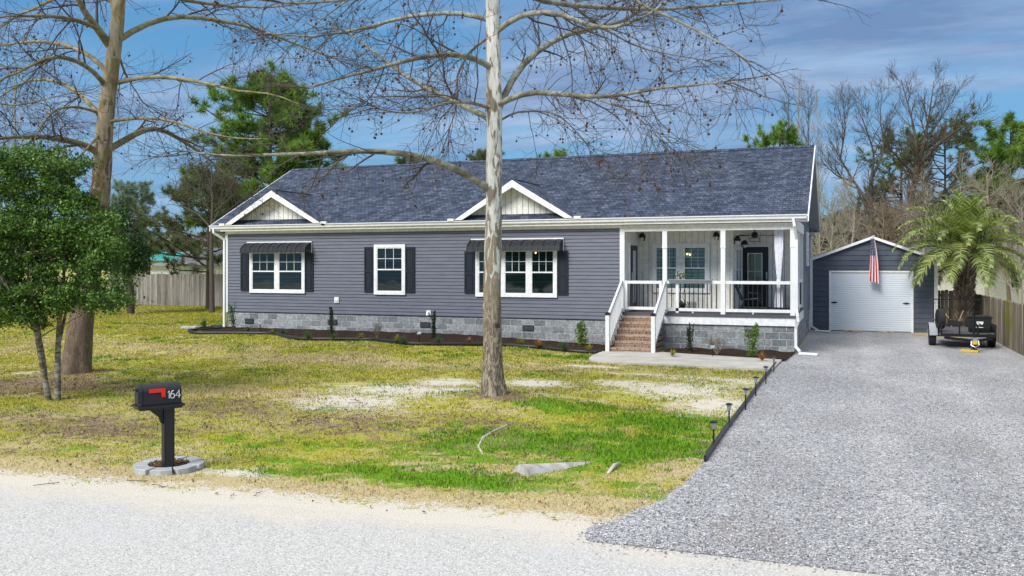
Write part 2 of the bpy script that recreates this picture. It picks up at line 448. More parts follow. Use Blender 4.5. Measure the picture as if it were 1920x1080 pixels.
def f_sycamore(lo, mid, hi, z0, z1, zb=1.2, dark=(.10, .075, .055), pale=(.34, .29, .22), fp=(.46, .56), pt=.49):
    """mottled peeling bark: pale inner bark showing between darker plates, browner toward the foot"""
    def f(t):
        tc = t.tc('Object'); z = t.n('ShaderNodeSeparateXYZ', Vector=tc).outputs[2]
        v = t.map(tc, (1.0, 1.0, .24))
        n = t.noise(v, 9.0, 5, .55, .9); n2 = t.noise(v, 15, 6, .7, .5); n3 = t.noise(t.map(tc, (1, 1, .5), (5, 5, 5)), 3.2, 4, .5, .5)
        hgt = t.smooth(z, z0, z1)
        th = t.math('ADD', n, t.math('MULTIPLY', t.math('SUBTRACT', hgt, .5), .22))
        plate = t.smooth(th, pt - .02, pt + .02)
        c = t.mix(plate, mid, hi)
        c = t.mix(t.smooth(n3, .55, .62), c, lo)
        c = t.mix(.75, c, t.ramp(n2, [(.3, .45), (.5, 1), (.7, 1.3)]), 'MULTIPLY')
        foot = t.smooth(t.math('SUBTRACT', z, t.math('MULTIPLY', n, 1.6)), zb, zb - 1.6)
        c = t.mix(t.math('MULTIPLY', foot, .85), c, t.mix(t.smooth(t.noise(t.map(tc, (1, 1, .28), (2, 2, 2)), 17, 5, .7, 1.2), fp[0], fp[1]), dark, pale))
        return dict(c=c, h=t.math('ADD', t.math('MULTIPLY', plate, -.6), n2), s=.7, d=.03)
    return f
mat('sycamore_pale', f_sycamore((.24, .20, .15), (.26, .21, .15), (.62, .61, .54), .8, 5.0, 1.9, pt=.515), rough=.85, spec=.15)
mat('sycamore_tan', f_sycamore((.23, .18, .07), (.16, .10, .06), (.33, .27, .17), 2.0, 7.0, 3.6, (.12, .09, .065), (.20, .155, .115), (.42, .62)), rough=.85, spec=.15)
def f_limb(t):
    n = t.noise(t.tc(), 3.5, 5, .6, .5); n2 = t.noise(t.tc(), 14, 4, .6)
    c = t.ramp(n, [(.3, (.10, .085, .06)), (.48, (.20, .19, .14)), (.55, (.30, .30, .24)), (.7, (.15, .135, .08))])
    return t.mix(.6, c, t.ramp(n2, [(.3, .6), (.7, 1.3)]), 'MULTIPLY')
mat('limb_bark', f_limb, rough=.85, spec=.15)
def f_limb2(t):
    n = t.noise(t.tc(), 3.5, 5, .6, .5); n2 = t.noise(t.tc(), 14, 4, .6)
    c = t.ramp(n, [(.3, (.12, .09, .045)), (.48, (.22, .18, .085)), (.55, (.29, .26, .14)), (.7, (.15, .115, .055))])
    return t.mix(.6, c, t.ramp(n2, [(.3, .6), (.7, 1.3)]), 'MULTIPLY')
mat('limb_olive', f_limb2, rough=.85, spec=.15)
mat('twig', color=(.095, .080, .068), rough=.9, spec=.1)
mat('twig_pale', color=(.30, .27, .21), rough=.9, spec=.1)
mat('twig_brown', color=(.20, .155, .11), rough=.9, spec=.1)
mat('seed_ball', color=(.085, .05, .028), rough=.95, spec=.05)
mat('bark_dark', color=(.09, .07, .055), rough=.95, spec=.1)
def f_bushbark(t):
    n = t.noise(t.map(t.tc(), (1, 1, 3)), 6, 5, .6, .5)
    return t.ramp(n, [(.35, (.10, .08, .055)), (.5, (.19, .16, .12)), (.6, (.36, .34, .30)), (.7, (.20, .17, .13))])
mat('bush_bark', f_bushbark, rough=.9, spec=.1)
def leafmat(name, cols, rough=.5, spec=.35, trans=.25):
    m = bpy.data.materials.new(name); m.use_nodes = True; t = NT(m.node_tree)
    n = len(cols); c = t.ramp(t.isl(), [(i / (n - 1), q) for i, q in enumerate(cols)])
    big = t.noise(t.tc(), .9, 3)
    c = t.mix(.7, c, t.ramp(big, [(.3, .6), (.7, 1.4)]), 'MULTIPLY')
    b = t.n('ShaderNodeBsdfPrincipled', Base_Color=c, Roughness=rough); b.inputs['Specular IOR Level'].default_value = spec
    tr = t.n('ShaderNodeBsdfTranslucent', Color=t.mix(1, c, (1.3, 1.5, .6), 'MULTIPLY'))
    mx = t.n('ShaderNodeMixShader', _0=trans); t.nt.links.new(b.outputs[0], mx.inputs[1]); t.nt.links.new(tr.outputs[0], mx.inputs[2])
    t.nt.links.new(mx.outputs[0], t.n('ShaderNodeOutputMaterial').inputs[0]); MATS[name] = m
leafmat('leaf_glossy', [(.018, .05, .008), (.045, .11, .014), (.09, .185, .025), (.20, .31, .07), (.03, .08, .012)], .5, .3, .15)
leafmat('leaf_dark', [(.012, .035, .012), (.022, .06, .018), (.04, .09, .02)])
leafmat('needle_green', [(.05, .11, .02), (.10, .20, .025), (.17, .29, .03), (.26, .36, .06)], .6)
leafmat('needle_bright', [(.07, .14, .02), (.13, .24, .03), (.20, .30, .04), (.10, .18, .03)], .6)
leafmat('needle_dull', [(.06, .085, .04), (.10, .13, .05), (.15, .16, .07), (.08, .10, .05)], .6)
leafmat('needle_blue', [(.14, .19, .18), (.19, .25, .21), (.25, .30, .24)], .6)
leafmat('palm_leaf', [(.05, .085, .02), (.14, .20, .05), (.32, .38, .12), (.50, .50, .18), (.08, .13, .035)], .5)
leafmat('lime_leaf', [(.10, .18, .02), (.20, .30, .03), (.06, .13, .02)])
leafmat('mid_leaf', [(.03, .09, .02), (.06, .15, .03), (.03, .07, .03)])
leafmat('tuft_green', [(.05, .12, .05), (.10, .19, .08), (.03, .08, .03)])
leafmat('tuft_gold', [(.30, .25, .03), (.42, .32, .06), (.20, .20, .03)])
leafmat('tuft_rust', [(.32, .13, .03), (.45, .22, .08), (.22, .08, .03)])
leafmat('dark_column', [(.02, .035, .02), (.04, .06, .03), (.05, .06, .035)])
leafmat('brush', [(.10, .085, .07), (.19, .165, .13), (.30, .265, .21), (.16, .15, .09)], .9, .05, .1)
leafmat('dead_leaf', [(.17, .09, .04), (.28, .16, .07), (.10, .06, .035), (.33, .24, .14)], .8, .1, .1)
def f_palmtrunk(t):
    r = t.isl(); n = t.noise(t.tc(), 20, 5, .7)
    c = t.ramp(r, [(0, (.09, .065, .045)), (.5, (.17, .13, .095)), (1, (.27, .22, .17))])
    return dict(c=t.mix(.7, c, t.ramp(n, [(.3, .5), (.7, 1.4)]), 'MULTIPLY'), h=n, s=.6, d=.02)
mat('palm_trunk', f_palmtrunk, rough=.95, spec=.1)
def f_mulch(t):
    v = t.n('ShaderNodeTexVoronoi', Vector=t.tc(), Scale=34.0)
    n = t.noise(t.tc(), 9, 6, .75)
    c = t.ramp(v.outputs[1], [(0, (.022, .014, .010)), (.5, (.055, .035, .025)), (1, (.11, .075, .055))])
    return dict(c=t.mix(.7, c, t.ramp(n, [(.3, .5), (.7, 1.4)]), 'MULTIPLY'), h=t.math('ADD', n, v.outputs[0]), s=1, d=.04)
mat('mulch', f_mulch, rough=1, spec=.05)
def edge_dist(t, tc):
    """metres beyond the road edge line (see edgeY)"""
    sp = t.n('ShaderNodeSeparateXYZ', Vector=tc); A = P(0, 905); B = P(1100, 1000); k_ = (B.y - A.y) / (B.x - A.x)
    return t.math('SUBTRACT', sp.outputs[1], t.math('ADD', t.math('MULTIPLY', sp.outputs[0], k_), A.y - k_ * A.x))
def sandcol(t, tc):
    return t.mix(t.ramp(t.noise(tc, 60, 4, .8), [(.35, 0), (.65, 1)]), (.42, .37, .30), (.70, .645, .56))
def f_road(t):
    tc = t.tc()
    n = t.noise(tc, 75, 3, .8); n2 = t.noise(t.map(tc, (.5, 1, 1)), 1.3, 6, .65, .3); v = t.n('ShaderNodeTexVoronoi', Vector=tc, Scale=95.0)
    s = t.n('ShaderNodeSeparateColor', _0=v.outputs[1]).outputs[0]
    c = t.ramp(s, [(0, (.27, .26, .24)), (.25, (.42, .405, .38)), (.7, (.53, .515, .485)), (1, (.65, .63, .595))])
    c = t.mix(t.math('MULTIPLY', t.smooth(n2, .50, .70), .35), c, (.47, .47, .48))
    ed = edge_dist(t, tc)
    w = t.math('ADD', t.math('ADD', ed, .75), t.math('MULTIPLY', t.math('SUBTRACT', t.noise(t.map(tc, (.5, 1, 1)), 1.6, 6, .65), .5), 2.2))
    c = t.mix(t.math('MULTIPLY', t.smooth(w, .0, .7), .9), c, sandcol(t, tc))
    sp2 = t.n('ShaderNodeTexVoronoi', Vector=tc, Scale=9.0).outputs[0]
    c = t.mix(t.math('LESS_THAN', sp2, .055), c, (.10, .09, .09))
    c = t.mix(.45, c, t.ramp(n, [(.3, .7), (.7, 1.2)]), 'MULTIPLY')
    return dict(c=c, h=t.math('ADD', s, n), s=.25, d=.006)
mat('road', f_road, rough=.9, spec=.1)
def f_gravel(t):
    tc = t.tc()
    wob = t.n('ShaderNodeTexNoise', Vector=tc, Scale=18.0, Detail=2.0)
    v = t.n('ShaderNodeTexVoronoi', Vector=tc, Scale=36.0); v2 = t.n('ShaderNodeTexVoronoi', Vector=tc, Scale=80.0)
    sx = t.n('ShaderNodeSeparateColor', _0=v.outputs[1]).outputs[0]; s2 = t.n('ShaderNodeSeparateColor', _0=v2.outputs[1]).outputs[1]
    pal = [(0, (.10, .10, .106)), (.25, (.24, .236, .246)), (.6, (.38, .374, .382)), (.82, (.47, .462, .46)), (1, (.68, .66, .64))]
    a = t.ramp(sx, pal); b = t.ramp(s2, pal)
    c = t.mix(t.smooth(t.noise(tc, 9, 3), .40, .60), a, b)
    big = t.noise(t.map(tc, (1, .5, 1)), .55, 5, .6)
    c = t.mix(.7, c, t.ramp(big, [(.3, .72), (.5, .97), (.7, 1.3)]), 'MULTIPLY')
    sx_ = t.n('ShaderNodeSeparateXYZ', Vector=tc).outputs[0]
    sxw = t.math('ADD', sx_, t.math('MULTIPLY', t.noise(t.map(tc, (.2, .2, 1)), 1.0, 2), .5))
    tr_ = t.math('MINIMUM', t.math('ABSOLUTE', t.math('SUBTRACT', sxw, .75)), t.math('ABSOLUTE', t.math('SUBTRACT', sxw, 2.45)))
    c = t.mix(t.math('MULTIPLY', t.smooth(tr_, .42, .12), .30), c, t.mix(1, c, (1.3, 1.28, 1.25), 'MULTIPLY'))
    c = t.mix(t.math('MULTIPLY', t.smooth(t.noise(t.map(tc, (1, .4, 1), (3, 1, 0)), .7, 4), .56, .70), .35), c, (.24, .20, .15))
    h = t.math('SUBTRACT', 1.0, t.math('ADD', t.math('MULTIPLY', v.outputs[0], 1.0), t.math('MULTIPLY', v2.outputs[0], .5)))
    return dict(c=c, h=h, s=.7, d=.02)
mat('gravel', f_gravel, rough=.85, spec=.2)
def f_stones(t):
    r = t.isl()
    return t.ramp(r, [(0, (.13, .13, .137)), (.3, (.29, .286, .298)), (.6, (.445, .437, .446)), (.85, (.55, .54, .54)), (1, (.76, .74, .72))])
mat('stones', f_stones, rough=.8, spec=.2)
def f_ground(t):
    tc = t.tc()
    vc = t.n('ShaderNodeVertexColor', dict(layer_name='Col')); m = vc.outputs[0]
    s = t.n('ShaderNodeSeparateColor', _0=m)
    f1 = t.noise(tc, 3.4, 9, .82); f2 = t.noise(tc, 26, 5, .8); f3 = t.noise(t.map(tc, (1, 1, 1), (9, 9, 0)), 1.1, 8, .72); f4 = t.noise(tc, 80, 3, .8); f5 = t.noise(t.map(tc, (.7, 1, 1), (2, 5, 0)), .45, 7, .7)
    g_ = t.ramp(f2, [(.34, 0), (.66, 1)])
    straw = t.mix(g_, (.30, .23, .10), (.62, .52, .30)); yg = t.mix(g_, (.20, .21, .015), (.48, .44, .08)); gr = t.mix(g_, (.06, .15, .005), (.20, .36, .03))
    br = t.mix(g_, (.11, .075, .045), (.34, .26, .17)); sa = t.mix(t.ramp(f4, [(.35, 0), (.65, 1)]), (.44, .385, .30), (.74, .69, .60))
    c = t.mix(t.smooth(t.math('ADD', t.math('MULTIPLY', f1, .5), t.math('MULTIPLY', f5, .5)), .46, .56), yg, straw)
    def ms(ch, nz): return t.smooth(t.math('ADD', ch, t.math('MULTIPLY', t.math('SUBTRACT', nz, .5), 2.4)), .5 - .12, .5 + .12)
    c = t.mix(ms(s.outputs[1], f3), c, gr)
    c = t.mix(ms(s.outputs[2], f1), c, br)
    c = t.mix(ms(vc.outputs[1], f1), c, straw)
    sn = t.math('ADD', t.math('MULTIPLY', f1, .55), t.math('MULTIPLY', f2, .45))
    c = t.mix(t.smooth(t.math('ADD', s.outputs[0], t.math('MULTIPLY', t.math('SUBTRACT', sn, .5), 4.2)), .42, .58), c, sa)
    c = t.mix(.45, c, t.ramp(f4, [(.3, .55), (.7, 1.4)]), 'MULTIPLY')
    return dict(c=c, h=t.math('ADD', f2, f4), s=.35, d=.03)
mat('lawn', f_ground, rough=1, spec=.05)
def mk_blade():
    m = bpy.data.materials.new('grass_blade'); m.use_nodes = True; t = NT(m.node_tree)
    c = t.n('ShaderNodeVertexColor', dict(layer_name='Col')).outputs[0]
    b = t.n('ShaderNodeBsdfPrincipled', Base_Color=c, Roughness=.8); b.inputs['Specular IOR Level'].default_value = .1
    tr = t.n('ShaderNodeBsdfTranslucent', Color=c)
    mx = t.n('ShaderNodeMixShader', _0=.3); t.nt.links.new(b.outputs[0], mx.inputs[1]); t.nt.links.new(tr.outputs[0], mx.inputs[2])
    t.nt.links.new(mx.outputs[0], t.n('ShaderNodeOutputMaterial').inputs[0]); MATS['blade'] = m
mk_blade()
def f_flag(t):
    # u across the cloth, v down its length (UV laid by hand on the mesh)
    s = t.n('ShaderNodeSeparateXYZ', Vector=t.n('ShaderNodeUVMap', dict(uv_map='flag')).outputs[0])
    u, v = s.outputs[0], s.outputs[1]
    st = t.math('GREATER_THAN', t.math('FRACT', t.math('MULTIPLY', u, 6.5)), .5)
    c = t.mix(st, (.62, .008, .02), (.85, .84, .84))
    canton = t.math('MULTIPLY', t.math('LESS_THAN', v, .40), t.math('LESS_THAN', u, .54))
    a = t.math('SUBTRACT', t.math('FRACT', t.math('MULTIPLY', u, 9.3)), .5)
    b = t.math('SUBTRACT', t.math('FRACT', t.math('MULTIPLY', v, 27.)), .5)
    d = t.math('ADD', t.math('MULTIPLY', a, a), t.math('MULTIPLY', b, b))
    nav = t.mix(t.math('LESS_THAN', d, .06), (.012, .02, .10), (.8, .8, .85))
    return t.mix(canton, c, nav)
mat('flag', f_flag, rough=.8)
# ================================================================= ground
YF = 26.86; XR = -1.50                       # house front plane, right wall plane
_eA = P(0, 905); _eB = P(1100, 1000)
def edgeY(x): return _eA.y + (x - _eA.x) * (_eB.y - _eA.y) / (_eB.x - _eA.x)
def blob(X, Y, px, py, rx, ry, p=2.0, rot=0):
    c = P(px, py); dx = X - c.x; dy = Y - c.y
    return np.exp(-((dx / rx) ** 2 + (dy / ry) ** 2) ** (p / 2))
def hgt(X, Y):
    X = np.asarray(X, float); Y = np.asarray(Y, float)
    h = .05 * np.sin(X * .31 + 1) * np.sin(Y * .27) * np.clip((24 - Y) / 6, 0, 1) * np.clip((Y - 8.5) / 3, 0, 1) * np.clip((-1.5 - X) / 3, 0, 1)
    c = P(925, 755); h = h + .16 * np.exp(-(((X - c.x) / 1.1) ** 2 + ((Y - c.y) / .9) ** 2))
    c = P(145, 700); h = h + .10 * np.exp(-(((X - c.x) / 1.6) ** 2 + ((Y - c.y) / 1.2) ** 2))
    u = np.clip((Y - 17) / 8, 0, 1); w = np.clip((-6.2 - X) / 7, 0, 1)
    return h + .21 * u * u * (3 - 2 * u) * w * w * (3 - 2 * w)
def PG(px, py, up=0.0):
    z = 0.0
    for _ in range(6): q = P(px, py, z + up); z = float(hgt(q.x, q.y))
    return P(px, py, z + up)
def masks(X, Y):
    n = lambda a, b: .5 + .5 * np.sin(X * a + 1.3 * np.sin(Y * b)) * np.cos(Y * a * 1.1 + X * b)
    sand = .0 * X
    B = lambda *a, **k: blob(X, Y, *a, **k)
    sand = np.maximum.reduce([.82 * B(665, 757, 1.4, 1.2), .85 * B(765, 738, 2.0, 1.1), .8 * B(840, 722, 1.0, .8), .85 * B(1000, 722, 1.1, .8), .6 * B(960, 745, 1.2, .4),
                              .68 * B(1180, 722, 1.4, .9), .74 * B(1280, 732, 1.6, 1.7), .72 * B(1345, 758, 1.0, 1.8), .6 * B(1390, 715, .9, 1.2), .6 * B(1330, 710, 1.8, .8), .75 * B(1110, 688, 1.2, .4),
                              .65 * B(1260, 705, 2.2, .35), .75 * B(440, 885, .7, .25), .5 * B(370, 885, .8, .3), .35 * B(140, 640, 2.5, 1.2), .3 * B(520, 650, 4, 1.5), .5 * B(60, 700, .8, .6), .4 * B(260, 690, 1, .5)])
    ed = Y - edgeY(X)                                     # metres beyond the road edge
    verge = np.clip(1.05 - ed / .95, 0, 1)
    sand = np.maximum(sand, np.where(ed < 3, verge, 0))
    tan_r = np.maximum(.9 * np.exp(-((ed - .75) / .5) ** 2), .95 * np.exp(-((ed - .9) / .6) ** 2) * np.clip((X + 5) / 2, 0, 1))
    tan_r = np.maximum.reduce([tan_r, .72 * B(620, 680, 5, .9), .62 * B(250, 655, 4, .9), .6 * B(1000, 690, 3, .8), .7 * B(1290, 885, .8, .8), .6 * B(450, 740, 3, .8), .55 * B(1180, 695, 2, .4)])
    green = np.maximum.reduce([.95 * B(1130, 835, 3.2, 1.8), .9 * B(1230, 790, 1.6, 1.2), .85 * B(900, 905, 3.0, .8), .8 * B(560, 895, 2.2, .55), .62 * B(860, 850, 2.4, 1.2), .55 * B(600, 830, 2.5, .8), .75 * B(1240, 860, 1.1, 1.0), .8 * B(1100, 770, 1.6, 1.0),
                              .75 * B(1080, 672, 2.2, .7), .6 * B(880, 720, 1.2, .7), .45 * B(500, 860, 2.5, .5), .4 * B(200, 870, 2.0, .35), .72 * B(1390, 700, 1.0, .6), .70 * B(640, 770, 1.3, .5), .5 * B(830, 745, 1.2, .5), .5 * B(740, 690, 5, .8), .62 * B(1000, 830, 2.2, .8)])
    green = np.maximum(green, .26 + .16 * (n(.7, .4) - .5)); green = green * (1 - .8 * tan_r)
    brown = np.maximum.reduce([.80 * B(60, 720, 3.2, 1.9), .64 * B(180, 800, 3.2, 1.5), .62 * B(450, 765, 3.0, 1.7), .58 * B(650, 795, 2.8, 1.5), .55 * B(880, 790, 1.8, .9), .85 * B(930, 758, .9, .5), .8 * B(130, 702, 1.6, .9), .5 * B(300, 700, 2, 1.2), .45 * B(780, 830, 2.0, .8), .45 * B(60, 850, 2.5, .6)])
    brown = np.maximum(brown, .2)
    straw = np.clip(tan_r, 0, 1)
    return sand, green, brown, straw
def gx(a, b, s): return np.arange(a, b + s / 2, s)
xs = np.concatenate([np.array([-900, -500, -250, -140, -90]), gx(-64, -30, 2.0), gx(-29, 3, .12), gx(4, 30, 2), np.array([45, 80, 150, 300, 700])])
ys = np.concatenate([np.array([-60., -20, 0, 4]), gx(6, 24, .11), gx(24.3, 48, .3), np.array([52, 60, 75, 100, 150, 240, 400, 700, 1200])])
Xg, Yg = np.meshgrid(xs, ys, indexing='ij')
sand, green, brown, straw = masks(Xg, Yg)
Zg = hgt(Xg, Yg)
v = np.stack([Xg, Yg, Zg], -1).reshape(-1, 3)
ni, nj = Xg.shape
ii = np.arange(ni * nj).reshape(ni, nj)
f = np.stack([ii[:-1, :-1], ii[1:, :-1], ii[1:, 1:], ii[:-1, 1:]], -1).reshape(-1, 4)
lawn = struct(npmesh('lawn', v, f, 'lawn', smooth=True, col=np.stack([sand, green, brown, straw], -1).reshape(-1, 4)))
def wob(x, s=1.0): return (math.sin(x * 2.1) * .5 + math.sin(x * 5.3 + 1) * .3 + math.sin(x * 13.7 + 2) * .2) * s
def sheet(name, top, bot, z, m):
    """strip between two polylines of equal length"""
    vs = [(p[0], p[1], z) for p in top] + [(p[0], p[1], z) for p in bot]; n = len(top)
    fs = [(i, i + 1, n + i + 1, n + i) for i in range(n - 1)]
    return struct(MB().add(vs, fs).build(name, MATS[m], fix=False))
rx = list(np.arange(-70, 30, .12))
sheet('road', [(x, -9) for x in rx], [(x, edgeY(x) - .05 + wob(x, .13)) for x in rx], .006, 'road')
# gravel drive: left boundary polyline along the black edging, flaring toward the road
LB = [P(1108, 1003), P(1112, 990), P(1150, 975), P(1215, 950), P(1262, 925), P(1298, 893), P(1320, 868), P(1392, 768), P(1455, 683), P(1470, 664)]
LB = [(p.x, p.y) for p in LB] + [(XR + .02, YF + .0), (XR + .02, 36.4), (XR - 4, 36.5), (XR - 4, 38)]
LB[0] = (LB[0][0], edgeY(LB[0][0]) - .25)
dl = []
for (a, b) in zip(LB[:-1], LB[1:]):
    n = max(2, int(math.dist(a, b) / .12))
    for i in range(n):
        x = a[0] + (b[0] - a[0]) * i / n; y = a[1] + (b[1] - a[1]) * i / n
        w = .07 if y < 10.9 else (.012 if y < YF else 0)
        dl.append((x + wob(y * 3 + x * 2, w), y + wob(x * 3, w * .6)))
dr = [(34 if q[1] < 20 else 4.62, q[1]) for q in dl]
dr = [(min(34, 34), q[1]) for q in dl]
sheet('driveway', dl, dr, .012, 'gravel')
_g = [(x, edgeY(x) - .20 + wob(x, .16) + .03 * math.sin(x * 31) + R.uniform(-.03, .03)) for x in np.arange(LB[0][0], 34, .12)]
_h = [(x, max(LB[0][1], edgeY(x)) + .0) for x in np.arange(LB[0][0], 34, .12)]
sheet('driveway_apron', [(p[0], LB[0][1] + .02) for p in _g], _g, .0135, 'gravel')
def drive_left(y):
    for a, b in zip(LB[:-1], LB[1:]):
        if a[1] <= y <= b[1]: return a[0] + (b[0] - a[0]) * (y - a[1]) / max(b[1] - a[1], 1e-6)
    return LB[0][0] if y < LB[0][1] else LB[-1][0]
# path slab in front of the steps
pp = [P(1128, 663), P(1108, 672), P(1104, 676), P(1110, 680), P(1130, 682), P(1448, 697), P(1466, 679), P(1240, 664.5)]
MB().prism([(p.x, p.y, -.05) for p in pp], (0, 0, .12)).build('path', MATS['concrete'], bevel=.008)['kind'] = 'structure'
# mulch beds
bedpx = [(360, 627), (400, 627), (455, 627), (515, 628), (532, 633), (552, 638), (620, 639), (700, 639), (725, 643), (770, 648), (850, 649), (930, 649), (1000, 653), (1040, 658), (1090, 663), (1128, 664)]
bedp = [PG(*q) for q in bedpx]
def smoothline(pts, n):
    q, _ = poly1(pts, [0, 0], n); return [Vector(p) for p in q]
bedl = smoothline(bedp, 90)
HL = Q(424, 600, YF).x                                      # house left wall x
vs = []; fs = []
for i, p in enumerate(bedl):
    yb = max(YF + .1, p.y + .1) if p.x > HL + .1 else max(YF + .3, p.y + .3)
    for k in range(5):
        f_ = k / 4; y = p.y + (yb - p.y) * f_
        vs.append((p.x, y, float(hgt(p.x, y)) + .05 + .05 * math.sin(f_ * 2.6) + .012 * math.sin(p.x * 9 + k * 3)))
for i in range(len(bedl) - 1):
    for k in range(4): a = i * 5 + k; fs.append((a, a + 5, a + 6, a + 1))
tag(MB().add(vs, fs).build('mulch_bed', MATS['mulch'], smooth=True, fix=False), 'dark mulch along the block foundation', 'mulch', kind='stuff')
pb = [P(1244, 664), P(1466, 678.5), P(1474, 662), P(1243, 655)]
x0, x1 = P(1244, 664).x, XR
vs = []; fs = []; n = 24
for i in range(n + 1):
    x = x0 + (x1 - x0) * i / n; yf = P(1244, 664.5).y + (P(1466, 679).y - P(1244, 664.5).y) * i / n
    for k in range(4):
        vs.append((x + (.0 if i < n else (.12 * (1 - k / 3) * -1)), yf + (YF + .1 - yf) * k / 3, .075 + .03 * math.sin(k * 1.2 + i * .9) * (k > 0)))
for i in range(n):
    for k in range(3): a = i * 4 + k; fs.append((a, a + 4, a + 5, a + 1))
tag(MB().add(vs, fs).build('mulch_bed', MATS['mulch'], smooth=True, fix=False), 'dark mulch between path and porch', 'mulch', kind='stuff')
# black edging of the long bed
e = MB(); ed = [Vector((HL - .1, YF + .35, .21)), Vector((HL - 1.1, YF + .35, .21)), Vector((bedl[0].x - .1, YF + .2, .21)), PG(353, 622)] + bedl
ed = smoothline(ed, 120)
e.tube([Vector((p.x, p.y, float(hgt(p.x, p.y)) + .055)) for p in ed], .06, 6)
tag(e.build('bed_edging', MATS['black_paint'], smooth=True), 'wavy black plastic edging in front of the mulch bed', 'garden edging')
e = MB()
el = smoothline([P(1322, 868), P(1352, 822), P(1392, 768), P(1425, 722), P(1455, 685)], 60)
for a, b in zip(el[:-1], el[1:]): e.bar(a + Vector((0, 0, .03)), b + Vector((0, 0, .03)), .03, .13)
tag(e.build('drive_edging', MATS['black_paint']), 'straight black edging strip between lawn and gravel drive', 'garden edging')
# ---------------------------------------------------------------- grass, litter, stones
def scatter(n, box, dens):
    out = []; need = n
    while need > 0:
        x = rng.uniform(box[0], box[1], 200000); y = rng.uniform(box[2], box[3], 200000)
        d = dens(x, y); k_ = rng.random(200000) < d
        out.append(np.stack([x[k_], y[k_]], 1)[:need]); need -= len(out[-1])
    return np.concatenate(out)
def onlawn(x, y):
    dlx = np.interp(y, [q[1] for q in LB[:10]], [q[0] for q in LB[:10]])
    ok = (x < np.where(y > LB[0][1], dlx, 99) - .02) & (y > edgeY(x) + .1)
    bedy = np.interp(x, [p.x for p in bedl], [p.y for p in bedl], left=99, right=99)
    ok &= y < np.where(x < bedl[0].x, 44, bedy - .06)
    ok &= ~((x > P(1104, 676).x - .05) & (y > P(1104, 676).y - .35 - .0 * x))
    # within the picture
    Z = -x * ST + y * CT; X_ = x * CT + y * ST
    ok &= (X_ / Z > -.60) & (y < 44)
    return ok
def vnoise(x, y, s, seed=0):
    # value noise, bilinear on a hashed lattice
    xi = np.floor(x * s).astype(np.int64); yi = np.floor(y * s).astype(np.int64)
    fx = x * s - xi; fy = y * s - yi; fx = fx * fx * (3 - 2 * fx); fy = fy * fy * (3 - 2 * fy)
    h = lambda a, b: ((np.sin((a * 127.1 + b * 311.7 + seed * 74.7)) * 43758.5453) % 1.0)
    return (h(xi, yi) * (1 - fx) + h(xi + 1, yi) * fx) * (1 - fy) + (h(xi, yi + 1) * (1 - fx) + h(xi + 1, yi + 1) * fx) * fy
def grass(n, box, hmin, hmax, w, far=False):
    def dens(x, y):
        s_, g_, b_, st_ = masks(x, y)
        nz = .5 * vnoise(x, y, 1.3) + .3 * vnoise(x, y, 3.7, 1) + .2 * vnoise(x, y, 9, 2)
        d = np.clip(1.15 - 1.9 * np.clip(s_ + (nz - .5) * 1.7, 0, 1) - .75 * np.clip(b_ - .25 + (nz - .5), 0, 1) + .5 * g_, .0, 1) * (.35 + .65 * np.clip((nz - .3) * 4, 0, 1))
        dist = np.clip(18 / np.maximum(y, 9), .3, 1.3)
        return np.where(onlawn(x, y), d * dist * .75, 0)
    p = scatter(n, box, dens); x, y = p[:, 0], p[:, 1]
    s_, g_, b_, st_ = masks(x, y)
    nz = .4 * vnoise(x, y, .9, 5) + .35 * vnoise(x, y, 2.9, 6) + .25 * vnoise(x, y, 8, 7); nzb = .5 * vnoise(x, y, 1.7, 15) + .5 * vnoise(x, y, 5, 16)
    gm = np.clip((g_ + (nz - .5) * 2.0 - .5) * 4, 0, 1)[:, None]
    bm_ = np.clip((b_ + (nzb - .5) * 1.5 - .5) * 4, 0, 1)[:, None]
    nz2 = np.clip((.35 * vnoise(x * .6, y, .8, 8) + .35 * vnoise(x, y, 3, 9) + .3 * vnoise(x, y, 9, 19) + st_ * .6 - .55) * 5, 0, 1)[:, None]
    r = rng.random((n, 1))
    yg = np.array([.26, .27, .015]) * (1 - r) + np.array([.56, .52, .08]) * r
    stw = np.array([.38, .29, .11]) * (1 - r) + np.array([.74, .62, .35]) * r
    gr = np.array([.055, .15, .006]) * (1 - r) + np.array([.23, .40, .03]) * r
    br = np.array([.19, .13, .06]) * (1 - r) + np.array([.46, .36, .20]) * r
    c = yg * (1 - nz2) + stw * nz2; c = c * (1 - gm) + gr * gm; c = c * (1 - bm_) + br * bm_
    c *= rng.uniform(.35, 1.3, (n, 1))
    z = hgt(x, y); sc = np.clip(y / 14, .8, 2.2)
    b0 = np.stack([x, y, z - .004], 1)
    h = rng.uniform(hmin, hmax, n) * (1 + .5 * gm[:, 0]) * np.sqrt(sc)
    a = rng.uniform(0, 2 * np.pi, n); ln = rng.uniform(.2, 1.3, n) * h
    tip = b0 + np.stack([np.cos(a) * ln, np.sin(a) * ln, h], 1)
    a2 = a + np.pi / 2; ww = (w * sc)[:, None] * .5
    s0 = np.stack([np.cos(a2), np.sin(a2), 0 * a], 1) * ww
    v = np.stack([b0 - s0, b0 + s0, tip], 1).reshape(-1, 3)
    return v, np.arange(n * 3).reshape(n, 3), np.repeat(c, 3, 0)
v, f, c = grass(330000, (-40, 2, 7.5, 44), .018, .045, .015)
tag(npmesh('grass', v, f, 'blade', col=c), 'short patchy green and straw coloured grass of the front lawn', 'grass', kind='stuff')
